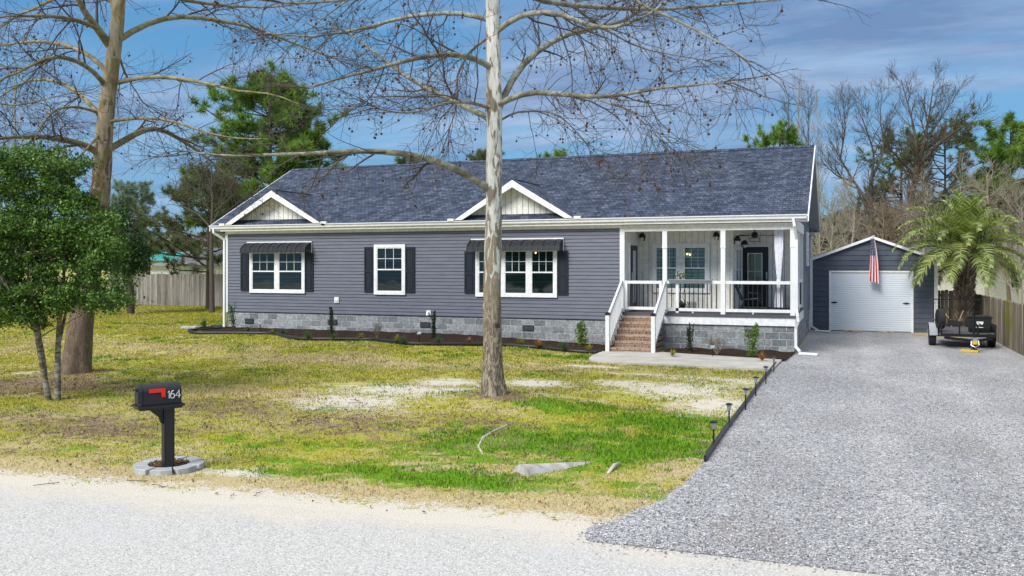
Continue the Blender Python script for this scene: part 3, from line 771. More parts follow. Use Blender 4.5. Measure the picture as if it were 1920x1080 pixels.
# dead leaves and bits of twig
def ldens(x, y):
    s_, g_, b_, st_ = masks(x, y); return np.where(onlawn(x, y) & (y < 20), .08 + .9 * np.clip(b_ - .2, 0, 1), 0)
p = scatter(2600, (-20, 1, 7.5, 20), ldens)
cc = np.stack([p[:, 0], p[:, 1], hgt(p[:, 0], p[:, 1]) + .02], 1)
v, f = leafcards(cc, .042, up=1.5, asp=.8)
tag(npmesh('leaf_litter', v, f, 'dead_leaf'), 'brown fallen leaves scattered over the lawn', 'leaf litter', kind='stuff')
# loose stones on the drive and verge (real pebbles for the near gravel)
def sdens(x, y):
    dlx = np.interp(y, [q[1] for q in LB[:10]], [q[0] for q in LB[:10]])
    on = (x > dlx + rng.normal(size=len(x)) * .14) & (y > edgeY(x) - .27 - np.abs(rng.normal(size=len(x))) * .16) & (x > LB[0][0] - .1)
    X_ = x * CT + y * ST; Z = -x * ST + y * CT
    eg = np.abs(y - edgeY(x) + .22)
    return np.where(on & (X_ / Z < .62) & (x < 4.4), np.clip(9 / y, 0, 1) ** 1.6 * .6 + .4 * np.exp(-(eg / .2) ** 2), 0)
p = scatter(30000, (-5, 4.4, 6.0, 24), sdens)
n = len(p); r = rng.uniform(.007, .015, n)
oc = np.array([[1, 0, 0], [-1, 0, 0], [0, 1, 0], [0, -1, 0], [0, 0, 1], [0, 0, -1.]])
sq = oc[None] * rng.uniform(.6, 1.3, (n, 6, 1)) * np.array([1, .8, .6]); a = rng.uniform(0, 6.28, n)
ca, sa_ = np.cos(a)[:, None], np.sin(a)[:, None]
sv = np.stack([sq[..., 0] * ca - sq[..., 1] * sa_, sq[..., 0] * sa_ + sq[..., 1] * ca, sq[..., 2]], -1) * r[:, None, None]
sv += np.stack([p[:, 0], p[:, 1], .014 + r * .3], 1)[:, None, :]
fo = np.array([[0, 2, 4], [2, 1, 4], [1, 3, 4], [3, 0, 4], [2, 0, 5], [1, 2, 5], [3, 1, 5], [0, 3, 5]])
tag(npmesh('gravel_stones', sv.reshape(-1, 3), (fo[None] + (np.arange(n) * 6)[:, None, None]).reshape(-1, 3), 'stones'), 'loose grey stones lying on the driveway', 'gravel', kind='stuff')
# fallen twigs
p = scatter(260, (-20, 1, 7.5, 20), ldens); n = len(p); a = rng.uniform(0, 6.283, n); L_ = rng.uniform(.06, .28, n)
tl = np.linspace(0, 1, 5)[None, :, None]
dd_ = np.stack([np.cos(a), np.sin(a), 0 * a], 1)[:, None, :] * L_[:, None, None] * tl
pp0 = np.stack([p[:, 0], p[:, 1], hgt(p[:, 0], p[:, 1]) + .022], 1)[:, None, :] + dd_ + rng.normal(size=(n, 5, 3)) * np.array([.008, .008, .003])
v, f = tubes(pp0, np.full((n, 5), .004), 4)
tag(npmesh('fallen_twigs', v, f, 'twig'), 'thin fallen twigs scattered on the lawn', 'twigs', kind='stuff')
# curl of exposed roots / rope on the lawn and the buried culvert pipe
def gp(px, py, dz=0.0):
    q = P(px, py); return Vector((q.x, q.y, float(hgt(q.x, q.y)) + dz))
m = MB(); m.tube([gp(970, 790), gp(945, 801), gp(922, 812), gp(905, 822), gp(897, 838), gp(906, 852)], [.012, .018, .022, .022, .018, .008], 7)
tag(m.build('exposed_root', MATS['concrete'], smooth=True), 'pale curved surface root lying on the green lawn in front of the middle tree', 'tree root')
m = MB(); a = P(976, 897, -.05); b = P(1128, 886, -.17)
m.tube([a, b], [.17, .15], 24)
tag(m.build('culvert_pipe', MATS['pipe_concrete']), 'half buried concrete drain pipe at the roadside edge of the lawn', 'drain pipe')
m = MB(); m.tube([gp(1140, 889, .01), gp(1152, 880, .05), gp(1162, 873, .03)], [.02, .028, .015], 6)
tag(m.build('bleached_stick', MATS['concrete'], smooth=True), 'short bleached stick just right of the drain pipe', 'stick')
# ================================================================= the house
YE = YF - .38                                   # face of the gutter
YB = 36.4; YR = (YE + YB + .38) / 2             # rear wall, ridge
ZS = .86                                        # bottom of siding / top of block
ZEV = 4.02                                      # top of eave
ZRG = 6.62                                      # ridge
XL = HL
XPL = Q(1168, 500, YF).x                        # left end of porch opening
XE0, XE1 = XL - .42, XR + .36                   # roof ends
PIT = (ZRG - ZEV) / (YR - YE)
ZFL = 1.13; ZCL = 3.70                          # porch floor, ceiling
YP1 = YF + 1.85; YP2 = 31.5; XPS = -3.50
house = thing('house', 'single storey house with grey lap siding, dark shingle roof and white porch', 'house', (XL, YF, 0))
def laps(m, x0, x1, z0, z1, frame, lim=None, lap=.115, dep=.022):
    """horizontal lap siding; frame maps (u, out, z) to world"""
    z = z0
    while z < z1 - .01:
        zt = min(z + lap, z1); a, b = (x0, x1), (x0, x1)
        if lim: a = lim(z); b = lim(zt)
        if a[1] - a[0] > .02:
            g = .016
            pts = [(a[0], dep, z + g), (a[1], dep, z + g), (b[1], dep * .55, zt), (b[0], dep * .55, zt), (a[0], .0, z + g), (a[1], .0, z + g), (a[0], .0, z), (a[1], .0, z), (b[0], 0, zt), (b[1], 0, zt)]
            m.add([frame(*p) for p in pts], [(0, 1, 2, 3), (0, 1, 5, 4), (4, 5, 7, 6), (3, 2, 9, 8)])
        z += lap
    return m
F_front = lambda Y: (lambda u, o, z: (u, Y - o, z))
F_right = lambda X: (lambda u, o, z: (X + o, u, z))
# walls
m = MB(); laps(m, XL, XPL, ZS, ZEV - .12, F_front(YF)); m.box(XL, XPL, YF, YF + .15, ZS, ZEV - .12)
m.build('front_wall', MATS['siding'], house, fix=False)
def gl(z):
    if z <= ZEV - .1: return (YP2 + .02, YB)
    return (max(YF + .0, YR - (ZRG - z) / PIT) , min(YB, YR + (ZRG - z) / PIT))
m = MB(); laps(m, 0, 0, ZS, ZRG - .12, F_right(XR), lim=gl)
m.box(XR - .15, XR - .002, YP2, YB, ZS, ZEV - .12)
m.build('side_wall', MATS['siding'], house, fix=False)
m = MB(); m.prism([(XR - .012, YF, ZEV - .2), (XR - .012, YB, ZEV - .2), (XR - .012, YR, ZRG - .15)], (-.1, 0, 0))
m.prism([(XL + .012, YF, ZEV - .2), (XL + .012, YB, ZEV - .2), (XL + .012, YR, ZRG - .15)], (.1, 0, 0))
m.box(XL, XL + .15, YF + .151, YB, ZS, ZEV - .12); m.box(XL, XR, YB, YB + .12, ZS, ZEV - .12)
m.build('rear_wall', MATS['siding'], house)
# block foundation with vents let in
m = MB(); m.box(XL + .02, XPL + .1, YF + .03, YF + .25, -.1, ZS - .002)
m.box(XPL + .102, XR - .02, YF + .03, YF + .25, -.1, .80)
m.box(XR - .22, XR - .018, YF + .25, YB - .02, -.1, ZS - .002); m.box(XL + .02, XL + .2, YF + .25, YB, -.1, ZS - .002)
m.box(XL + .2, XR - .22, YB - .2, YB - .02, -.1, ZS - .002)
fd = m.build('foundation', MATS['split_block'], house)
for (px, py) in ((467, 602), (623, 604), (797, 609), (990, 615), (1409, 624)):
    c = Q(px, py, YF); m = MB()
    m.box(c.x - .19, c.x + .19, YF + .0, YF + .028, c.z - .09, c.z + .09)
    vt = m.build('vent', MATS['black_paint'], fd)
    m = MB()
    for i in range(9): m.box(c.x - .17 + i * .04, c.x - .155 + i * .04, YF - .012, YF - .002, c.z - .075, c.z + .075)
    vt2 = m.build('grille', MATS['rim_grey'], fd)
# ---------------------------------------------------------------- roof
def course_plane(m, x0, x1, ya, za, yb, zb, lap=.145, st=.009):
    d = Vector((0, yb - ya, zb - za)); L = d.length; d /= L; n = Vector((0, -d.z, d.y)) * (1 if d.y > 0 else -1)
    if n.z < 0: n = -n
    k = int(L / lap) + 1
    for i in range(k):
        a = Vector((0, ya, za)) + d * (i * lap); b = Vector((0, ya, za)) + d * min((i + 1) * lap, L)
        p = [(x0, *(a + n * st)[1:]), (x1, *(a + n * st)[1:]), (x1, *(b + n * .001)[1:]), (x0, *(b + n * .001)[1:]), (x0, *a[1:]), (x1, *a[1:])]
        m.add(p, [(0, 1, 2, 3), (0, 1, 5, 4)])
m = MB(); course_plane(m, XE0, XE1, YE + .02, ZEV, YR, ZRG); course_plane(m, XE0, XE1, 2 * YR - YE, ZEV, YR, ZRG)
roof = m.build('roof', MATS['shingle'], house, fix=False)
m = MB()
th = .05
for s_ in (1, -1):
    ya = YR - s_ * (YR - YE - .02)
    m.prism([(XE0, ya, ZEV - .003), (XE0, YR, ZRG - .003), (XE0, YR, ZRG - th), (XE0, ya, ZEV - th)], (XE1 - XE0, 0, 0))
m.build('roof_deck', MATS['cream_trim'], roof)
m = MB()
for s_ in (1, -1):
    m.add([(XE0, YR - s_ * .16, ZRG - .16 * PIT + .022), (XE1, YR - s_ * .16, ZRG - .16 * PIT + .022), (XE1, YR, ZRG + .03), (XE0, YR, ZRG + .03)], [(0, 1, 2, 3)])
m.build('ridge_cap', MATS['shingle'], roof, fix=False)
# rake boards and soffits at both gable ends
for X0, sx, nm in ((XE1, 1, 'r'), (XE0, -1, 'l')):
    m = MB()
    for s_ in (1, -1):
        ya = YR - s_ * (YR - YE)
        m.prism([(X0, ya, ZEV - .0), (X0, YR, ZRG + .0), (X0, YR, ZRG - .22), (X0, ya, ZEV - .20)], (sx * .03, 0, 0))
    m.build('rake_board', MATS['white_trim'], roof)
    m = MB()
    for s_ in (1, -1):
        ya = YR - s_ * (YR - YE - .05)
        m.prism([(X0 - sx * .002, ya, ZEV - .17), (X0 - sx * .002, YR, ZRG - .19), (X0 - sx * .002, YR, ZRG - .20), (X0 - sx * .002, ya, ZEV - .18)], (-sx * .36, 0, 0))
    m.build('soffit', MATS['grey_paint'], roof)
# soffit under front and rear eaves, fascia, gutter
m = MB(); m.box(XE0 + .03, XE1 - .03, YE + .12, YF + .3, ZEV - .19, ZEV - .17); m.box(XE0, XE1, YB - .1, YB + .38, ZEV - .19, ZEV - .17)
m.build('eave_soffit', MATS['cream_trim'], roof)
m = MB(); m.box(XE0, XE1, YE + .10, YE + .118, ZEV - .20, ZEV - .03); m.box(XE0, XE1 + .03, YB + .36, YB + .39, ZEV - .2, ZEV)
m.build('fascia', MATS['cream_trim'], roof)
gp_ = [(0, .0), (.0, .03), (-.012, .035), (-.012, .05), (.0, .05)]
prof = [(.098, -.005), (.098, -.125), (.03, -.125), (.018, -.07), (-.018, -.03), (-.018, -.005), (-.008, -.005), (-.008, -.028), (.026, -.07), (.036, -.117), (.09, -.117), (.09, -.005)]
m = MB(); m.prism([(XE0 - .05, YE + a, ZEV + b + .012) for a, b in prof], (XE1 - XE0 + .02, 0, 0))
m.box(XE1 - .035, XE1 - .028, YE - .018, YE + .098, ZEV - .115, ZEV + .008)
m.build('gutter', MATS['white_vinyl'], house)
# frieze board under soffit on the siding and corner boards
m = MB(); m.box(XL, XPL - .07, YF - .045, YF - .022, ZEV - .30, ZEV - .19); m.build('frieze_board', MATS['cream_trim'], house)
m = MB(); m.box(XL - .02, XL + .10, YF - .035, YF + .1, ZS - .02, ZEV - .19); m.build('corner_board', MATS['white_vinyl'], house)
m = MB(); m.box(XPL - .09, XPL + .06, YF - .045, YF + .1, ZFL - .1, ZEV - .30); m.build('corner_board', MATS['white_vinyl'], house)
# downspouts
def spout(pts, r=.042):
    m = MB(); 
    for a, b in zip(pts[:-1], pts[1:]): m.bar(a, b, .075, .06, up=(0, 1, 0))
    for p in pts[1:-1]: m.sphere(p, .045, 8, 6)
    return m
spout([(XL - .30, YE + .05, ZEV - .10), (XL - .30, YE + .06, ZEV - .25), (XL - .03, YF - .06, ZEV - .50), (XL - .03, YF - .07, .25), (XL - .12, YF - .20, .10)]).build('downspout', MATS['white_vinyl'], house)
xq = XR + .02
spout([(xq - .06, YE + .05, ZEV - .10), (xq - .02, YE + .06, ZEV - .32), (xq + .02, YF - .05, ZEV - .70), (xq + .02, YF - .06, 1.30), (xq + .05, YF - .14, 1.10), (xq + .07, YF - .14, .95), (xq + .0, YF - .05, .75), (xq, YF - .05, .22), (xq + .12, YF - .18, .10)]).build('downspout', MATS['white_vinyl'], house)
spout([(XR + .10, YB + .30, ZEV - .1), (XR + .08, YB - .1, ZEV - .4), (XR + .08, YB - .1, .2), (XR + .3, YB - .3, .08)]).build('downspout', MATS['white_vinyl'], house)
# ---------------------------------------------------------------- front gables on the roof
def dormer(pl, pa, pr):
    a = Q(*pa, YE); l = Q(*pl, YE); r = Q(*pr, YE)
    xc = a.x; w = (r.x - l.x) / 2; xc = (r.x + l.x) / 2; zt = a.z; zb = ZEV + .03
    yb = YE + (zt - ZEV) / PIT
    g = MB()
    for s_ in (-1, 1):
        A = Vector((xc, YE - .01, zt)); B = Vector((xc, yb + .05, zt)); Lc = Vector((xc + s_ * w, YE - .01, zb)); Lb = Vector((xc + s_ * w, YE + .15, zb))
        nrm_ = (Lc - A).cross(B - A).normalized(); 
        if nrm_.z < 0: nrm_ = -nrm_
        up = nrm_ * .03
        g.add([A + up, B + up, Lb + up, Lc + up, A, B, Lb, Lc], [(0, 1, 2, 3), (4, 5, 6, 7), (0, 3, 7, 4), (0, 1, 5, 4), (1, 2, 6, 5), (2, 3, 7, 6)])
    g.box(xc - .05, xc + .05, YE + .15, yb, zt + .012, zt + .038)
    gr = g.build('gable_roof', MATS['shingle'], house)
    t_ = MB()
    for s_ in (-1, 1):
        A = Vector((xc, YE - .04, zt - .01)); E = Vector((xc + s_ * w, YE - .04, zb - .0))
        d = Vector((0, 0, -.23))
        t_.prism([A, E, E + Vector((-s_ * .28, 0, -.0)), A + d], (0, .03, 0))
        t_.box(xc + s_ * (w + .02) - .22 * (s_ < 0), xc + s_ * (w + .02) + .22 * (s_ > 0), YE - .035, YE + .08, zb - .03, zb + .05)
    t_.build('rake_trim', MATS['white_trim'], gr)
    yw = YE + .42; zw = ZEV + .42 * PIT
    pn = MB(); nb = int(2 * w / .2); slope = (zt - zb) / w
    for i in range(-nb, nb + 1):
        x0_ = xc + i * .2 + .011; x1_ = x0_ + .178
        h0 = zt - .06 - abs(x0_ - xc) * slope; h1 = zt - .06 - abs(x1_ - xc) * slope
        if max(h0, h1) < zw or abs(x0_ - xc) > w or abs(x1_ - xc) > w: continue
        pn.prism([(x0_, yw, zw - .02), (x1_, yw, zw - .02), (x1_, yw, max(h1, zw)), (x0_, yw, max(h0, zw))], (0, .02, 0))
    pn.build('gable_panel', MATS['cream_trim'], gr)
    pn = MB(); pn.prism([(xc - w * .86, yw + .021, zw - .02), (xc + w * .86, yw + .021, zw - .02), (xc, yw + .021, zt - .05)], (0, .03, 0)); pn.build('panel_backing', MATS['wall_groove'], gr)
    sf = MB()
    for s_ in (-1, 1):
        sf.add([(xc, YE, zt - .02), (xc + s_ * w, YE, zb - .02), (xc + s_ * w, yw, zb - .02), (xc, yw, zt - .02)], [(0, 1, 2, 3)])
    sf.build('gable_soffit', MATS['cream_trim'], gr, fix=False)
dormer((422, 424), (508, 357), (601, 421))
dormer((852, 415.5), (961, 337), (1075, 410))
# ---------------------------------------------------------------- windows
def window(parent, F, u0, u1, z0, z1, n=1, trim=.10, mull=.15, base=.025, grid=(3, 2), gridboth=False, blind='blind', lights=None, dpt=.055):
    """casing > sash, pane, grille, blind.  F(u,out,z)->world"""
    def bx(m, a0, a1, o0, o1, c0, c1):
        vs = [F(a, o, c) for c in (c0, c1) for o in (o0, o1) for a in (a0, a1)]
        m.add(vs, [(0, 2, 3, 1), (4, 5, 7, 6), (0, 1, 5, 4), (2, 6, 7, 3), (0, 4, 6, 2), (1, 3, 7, 5)])
    c = MB(); o1 = base + dpt
    bx(c, u0, u1, base, o1, z0, z0 + trim); bx(c, u0, u1, base, o1, z1 - trim, z1)
    bx(c, u0, u0 + trim, base, o1, z0 + trim, z1 - trim); bx(c, u1 - trim, u1, base, o1, z0 + trim, z1 - trim)
    W_ = (u1 - u0 - 2 * trim - (n - 1) * mull) / n
    for i in range(1, n):
        a = u0 + trim + i * W_ + (i - 1) * mull; bx(c, a, a + mull, base, o1 - .004, z0 + trim, z1 - trim)
    win = c.build('window', MATS['white_trim'], parent)
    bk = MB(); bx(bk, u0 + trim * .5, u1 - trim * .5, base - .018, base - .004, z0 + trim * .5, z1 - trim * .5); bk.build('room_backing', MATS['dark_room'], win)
    for i in range(n):
        a = u0 + trim + i * (W_ + mull); b = a + W_; zb, zt = z0 + trim, z1 - trim; zm = (zb + zt) / 2; s = .035
        sm = MB(); oo0, oo1 = base + .02, base + .045
        bx(sm, a, a + s, oo0, oo1, zb, zt); bx(sm, b - s, b, oo0, oo1, zb, zt); bx(sm, a + s, b - s, oo0, oo1, zb, zb + s); bx(sm, a + s, b - s, oo0, oo1, zt - s, zt)
        bx(sm, a + s, b - s, oo0, oo1 + .006, zm - .022, zm + .022); sm.build('sash', MATS['white_trim'], win)
        pm = MB(); pm.add([F(a + s, base + .030, zb + s), F(b - s, base + .030, zb + s), F(b - s, base + .030, zt - s), F(a + s, base + .030, zt - s)], [(0, 1, 2, 3)])
        pm.build('pane', MATS['glass'], win, fix=False)
        gm = MB(); g = .008
        rows = [(zm + .022, zt - s)] + ([(zb + s, zm - .022)] if gridboth else [])
        for (r0, r1) in rows:
            for q in range(1, grid[0]): uu = a + s + (b - a - 2 * s) * q / grid[0]; bx(gm, uu - g, uu + g, base + .034, base + .041, r0, r1)
            for q in range(1, grid[1]): z_ = r0 + (r1 - r0) * q / grid[1]; bx(gm, a + s, b - s, base + .034, base + .0405, z_ - g, z_ + g)
        gm.build('grille', MATS['white_trim'], win)
        bm_ = MB(); z_ = zb + s
        while z_ < zt - s:
            bm_.add([F(a + s, base + .006, z_), F(b - s, base + .006, z_), F(b - s, base + .021, z_ + .024), F(a + s, base + .021, z_ + .024)], [(0, 1, 2, 3)]); z_ += .045
        bm_.build('blind', MATS[blind], win, fix=False)
    for (lu, lz) in (lights or []):
        lm = MB(); q = F(lu, base + .012, lz); lm.sphere(q, .022, 8, 6); lm.build('lit_bulb', MATS['bulb'], win)
    return win
def zq(px, py, Y): return Q(px, py, Y)
def shutter(x0, x1, z0, z1):
    m = MB(); y1 = YF - .022; s = .05; w = x1 - x0
    m.box(x0, x1, y1 - .018, y1, z0, z1)
    m.box(x0, x0 + s, y1 - .040, y1 - .018, z0, z1); m.box(x1 - s, x1, y1 - .040, y1 - .018, z0, z1)
    zm = z0 + (z1 - z0) * .47
    for a, b in ((z0, z0 + .07), (zm - .05, zm + .05), (z1 - .07, z1)): m.box(x0 + s, x1 - s, y1 - .039, y1 - .018, a, b)
    for a, b in ((z0 + .10, zm - .08), (zm + .08, z1 - .10)): m.box(x0 + s + .03, x1 - s - .03, y1 - .032, y1 - .018, a, b)
    m.build('shutter', MATS['navy_shutter'], house)
def awning(xa, xb, z1, z0, out):
    m = MB(); n = max(6, round((xb - xa) / .19)); st = (xb - xa) / n; y0 = YF - .03
    for i in range(n):
        a, b = xa + i * st + .004, xa + (i + 1) * st - .004; e_ = .018 * (i % 2)
        m.prism([(a, y0, z1 - .03 + e_), (a, y0 - out * .55, z1 - .10 + e_), (a, y0 - out, z0 + .13 + e_), (a, y0 - out - .01, z0), (a, y0 - out + .01, z0), (a, y0 - out + .02, z0 + .12 + e_), (a, y0 - out * .55, z1 - .13 + e_), (a, y0, z1 - .06 + e_)], (b - a, 0, 0))
    for i in range(n + 1):
        x_ = xa + i * st; m.prism([(x_ - .012, y0 - .02, z1 - .02), (x_ - .012, y0 - out * .55, z1 - .075), (x_ - .012, y0 - out - .005, z0 + .16), (x_ - .012, y0 - out - .03, z0 - .015), (x_ - .012, y0 - out + .01, z0), (x_ - .012, y0 - out * .5, z1 - .12)], (.024, 0, 0))
    aw = m.build('awning', MATS['awning_metal'], house)
    f_ = MB(); f_.box(xa - .01, xb + .03, y0 - .05, y0, z1 - .02, z1 + .02); f_.box(xb + .005, xb + .03, y0 - .03, y0, z0 - .05, z1)
    f_.build('awning_rail', MATS['white_trim'], aw)
    return aw
for (a, b, t_, bt, n, lt) in ((468.4, 571.8, 468, 549.5, 2, None), (701.6, 760, 458.3, 552.5, 1, None), (891.8, 1044.6, 464, 557, 3, True)):
    x0_, x1_ = Q(a, 500, YF - .05).x, Q(b, 500, YF - .05).x; z0_ = Q((a + b) / 2, bt, YF - .05).z; z1_ = Q((a + b) / 2, t_, YF - .05).z
    lights = [(Q(1005, 475, YF).x, Q(1005, 474, YF).z)] if lt else None
    window(house, F_front(YF), x0_, x1_, z0_, z1_, n, lights=lights)
for (a, b, t_, bt) in ((452.8, 467.6, 473.5, 545), (572.6, 588.6, 474, 546), (684.5, 700.8, 463, 547.5), (761, 778.8, 463, 548.5), (872, 891.2, 471, 550), (1045.6, 1065.9, 470.5, 553)):
    shutter(Q(a, 500, YF).x, Q(b, 500, YF).x, Q((a + b) / 2, bt, YF).z, Q((a + b) / 2, t_, YF).z)
for (a, b, t_, bt) in ((455.6, 576, 454, 473.5), (878.5, 1051, 448, 470)):
    awning(Q(a, 470, YF - .3).x, Q(b, 470, YF - .3).x, Q((a + b) / 2, t_, YF - .05).z, Q((a + b) / 2, bt, YF - .4).z, .42)
# small boxes on the siding
c = Q(632.5, 562.5, YF); m = MB(); m.box(c.x - .09, c.x + .09, YF - .06, YF - .02, c.z - .10, c.z + .10); m.box(c.x - .06, c.x + .06, YF - .085, YF - .06, c.z - .05, c.z + .03)
m.build('dryer_vent', MATS['white_trim'], house)
c = Q(804.5, 588, YF); m = MB(); m.box(c.x - .08, c.x + .08, YF - .05, YF - .02, c.z - .05, c.z + .11); m.tube([(c.x, YF - .05, c.z + .03), (c.x, YF - .14, c.z + .02), (c.x + .03, YF - .17, c.z - .06)], .045, 8)
m.build('vent_hood', MATS['white_trim'], house)
# ---------------------------------------------------------------- porch
m = MB()
def planks(m, F, u0, u1, z0, z1, w=.2, holes=()):
    u = u0
    while u < u1 - .01:
        a, b = u + .009, min(u + w - .009, u1)
        segs = [(z0, z1)]
        for (h0, h1, g0, g1) in holes:
            if a < h1 - .02 and b > h0 + .02: segs = [s2 for s in segs for s2 in ((s[0], min(s[1], g0)), (max(s[0], g1), s[1])) if s2[1] - s2[0] > .01]
        for (c0, c1) in segs:
            vs = [F(q, o, c) for c in (c0, c1) for o in (0, .018) for q in (a, b)]
            m.add(vs, [(0, 2, 3, 1), (4, 5, 7, 6), (0, 1, 5, 4), (2, 6, 7, 3), (0, 4, 6, 2), (1, 3, 7, 5)])
        u += w
planks(m, F_front(YP1), XPL + .02, XPS, ZFL, ZCL); mb2 = MB(); mb2.box(XPL, XPS + .0, YP1 + .002, YP1 + .1, ZFL, ZCL)
planks(m, F_front(YP2), XPS, XR, ZFL, ZCL); mb2.box(XPS, XR, YP2 + .002, YP2 + .1, ZFL, ZCL)
planks(m, F_right(XPL + .06), YF + .12, YP1 - .02, ZFL, ZCL); mb2.box(XPL - .02, XPL + .058, YF + .1, YP1, ZFL, ZCL)
planks(m, F_right(XPS), YP1, YP2 - .02, ZFL, ZCL); mb2.box(XPS - .1, XPS - .002, YP1, YP2, ZFL, ZCL)
pwl = m.build('porch_wall', MATS['cream_trim'], house, fix=False); mb2.build('wall_backing', MATS['wall_groove'], pwl)
m = MB(); m.box(XPL, XR, YF + .05, YP2, ZCL, ZCL + .03); m.build('porch_ceiling', MATS['white_trim'], house)
m = MB()
for i in range(40):
    y = YF - .06 + i * .14
    if y + .13 < YP2: m.box(XPL, XR + .03, y, y + .135, ZFL - .03, ZFL)
m.build('porch_floor', MATS['deck_grey'], house)
# beams
m = MB(); m.box(XPL - .09, XR + .03, YF - .05, YF + .09, ZCL - .09, ZEV - .21); m.box(XR - .11, XR + .02, YF + .092, YP2 + .1, ZCL - .09, ZEV - .1)
m.build('porch_beam', MATS['cream_trim'], house)
m = MB(); m.box(XR - .10, XR + .005, YP2 - .12, YP2 + .03, ZFL - .3, ZCL - .09); m.build('corner_board', MATS['white_vinyl'], house)
zs0 = .80; XST = Q(1245, 600, YF).x
m = MB(); m.box(XPL - .02, XR + .012, YF - .03, YF + .028, zs0, ZFL - .034); m.box(XR - .02, XR + .012, YF + .03, YP2, zs0, ZFL - .034); m.build('porch_skirt', MATS['white_trim'], house)
m = MB(); m.box(XPL - .02, XR + .03, YF - .065, YF - .032, ZFL - .09, ZFL - .032); m.build('deck_edge', MATS['deck_grey'], house)
posts = [Q(1247, 500, YF).x, Q(1356, 500, YF).x, XR - .065]
def post(x, y, z0=ZFL - .02, z1=ZCL - .09, w=.13):
    m = MB(); m.box(x - w / 2, x + w / 2, y - w / 2, y + w / 2, z0, z1)
    m.box(x - w / 2 - .015, x + w / 2 + .015, y - w / 2 - .015, y + w / 2 + .015, z1 - .52, z1 - .48)
    m.box(x - w / 2 - .006, x + w / 2 + .006, y - w / 2 - .006, y + w / 2 + .006, z1 - .48, z1)
    return m.build('porch_post', MATS['white_vinyl'], house)
for x in posts: post(x, YF + .0)
post(XR - .065, YF + 2.4)
def railing(a, b, z, h=.93, nm='railing', n=None):
    m = MB(); a = Vector(a); b = Vector(b)
    m.bar(a + Vector((0, 0, z + h)), b + Vector((0, 0, z + h)), .09, .09); rl = m.build(nm, MATS['white_vinyl'], house)
    m = MB(); m.bar(a + Vector((0, 0, z + .10)), b + Vector((0, 0, z + .10)), .06, .09); m.build('bottom_rail', MATS['white_vinyl'], rl)
    L = (b - a).length; n = n or int(L / .125); m = MB()
    for i in range(1, n):
        p = a + (b - a) * i / n; m.cyl(p + Vector((0, 0, z + .14)), p + Vector((0, 0, z + h - .04)), .0145, n=6)
    m.build('balusters', MATS['black_metal'], rl)
    return rl
p0 = Vector((XPL + .07, YF, 0))
gt = railing((XPL + .10, YF - .0, 0), (posts[0] - .12, YF - .0, 0), ZFL + .02, .90, 'porch_gate')
for x in (XPL + .11, posts[0] - .13): m = MB(); m.box(x - .04, x + .04, YF - .055, YF + .055, ZFL + .08, ZFL + .97); m.build('gate_stile', MATS['white_vinyl'], gt)
railing((posts[0] + .07, YF, 0), (posts[1] - .07, YF, 0), ZFL); railing((posts[1] + .07, YF, 0), (posts[2] - .07, YF, 0), ZFL)
railing((XR - .065, YF + .07, 0), (XR - .065, YF + 2.33, 0), ZFL); railing((XR - .065, YF + 2.47, 0), (XR - .065, YP2 - .13, 0), ZFL)
m = MB(); xs0, xs1 = Q(1254, 527, YF).x, Q(1335, 527, YF).x; m.box(xs0, xs1, YF - .16, YF + .20, ZFL + .985, ZFL + 1.01); m.box(xs0 + .02, xs1 - .02, YF - .12, YF - .05, ZFL + .93, ZFL + .984)
m.build('rail_shelf', MATS['grey_paint'], house)
m = MB()
for px in (1299, 1412): x = Q(px, 590, YF).x; m.box(x - .02, x + .02, YF - .02, YF + .02, ZFL, ZFL + .055)
m.box(Q(1270, 560, YF).x - .045, Q(1270, 560, YF).x + .045, YF - .03, YF + .03, ZFL, ZFL + .90)
m.build('rail_support', MATS['white_vinyl'], house)
# stairs
sx0 = Q(1143, 660, YF - 1.72).x; sx1 = Q(1213, 660, YF - 1.72).x
sx0 = XPL + .03; sx1 = posts[0] - .04
m = MB(); nst = 6; rise = (ZFL - .12) / nst; run = .285
for i in range(nst):
    z1_ = rise * (i + 1); y0_ = YF - .035 - run * (nst - i)
    m.box(sx0, sx1, y0_ + .02, YF - .036 - i * .0005, rise * i, z1_ - .055 + .0)
stairs = m.build('stairs', MATS['brick'], house)
m = MB()
for i in range(nst):
    z1_ = rise * (i + 1); y0_ = YF - .035 - run * (nst - i)
    m.box(sx0 - .004, sx1 + .004, y0_, y0_ + run + (.02 if i < nst - 1 else -.002), z1_ - .054, z1_)
def f_tread(t):
    tc = t.tc(); b = t.n('ShaderNodeTexBrick', dict(offset=0.0), Vector=t.uv(), Scale=1.0, Color1=(.23, .13, .085), Color2=(.40, .27, .19), Mortar=(.5, .43, .36), Mortar_Size=.005, Brick_Width=.075, Row_Height=.5)
    n = t.noise(tc, 25, 6, .7)
    return dict(c=t.mix(.6, b.outputs[0], t.ramp(n, [(.3, .6), (.7, 1.35)]), 'MULTIPLY'), h=n, s=.5, d=.01)
m.build('treads', mat('brick_tread', f_tread, rough=.85), stairs)
yn = YF - .035 - run * nst + .03
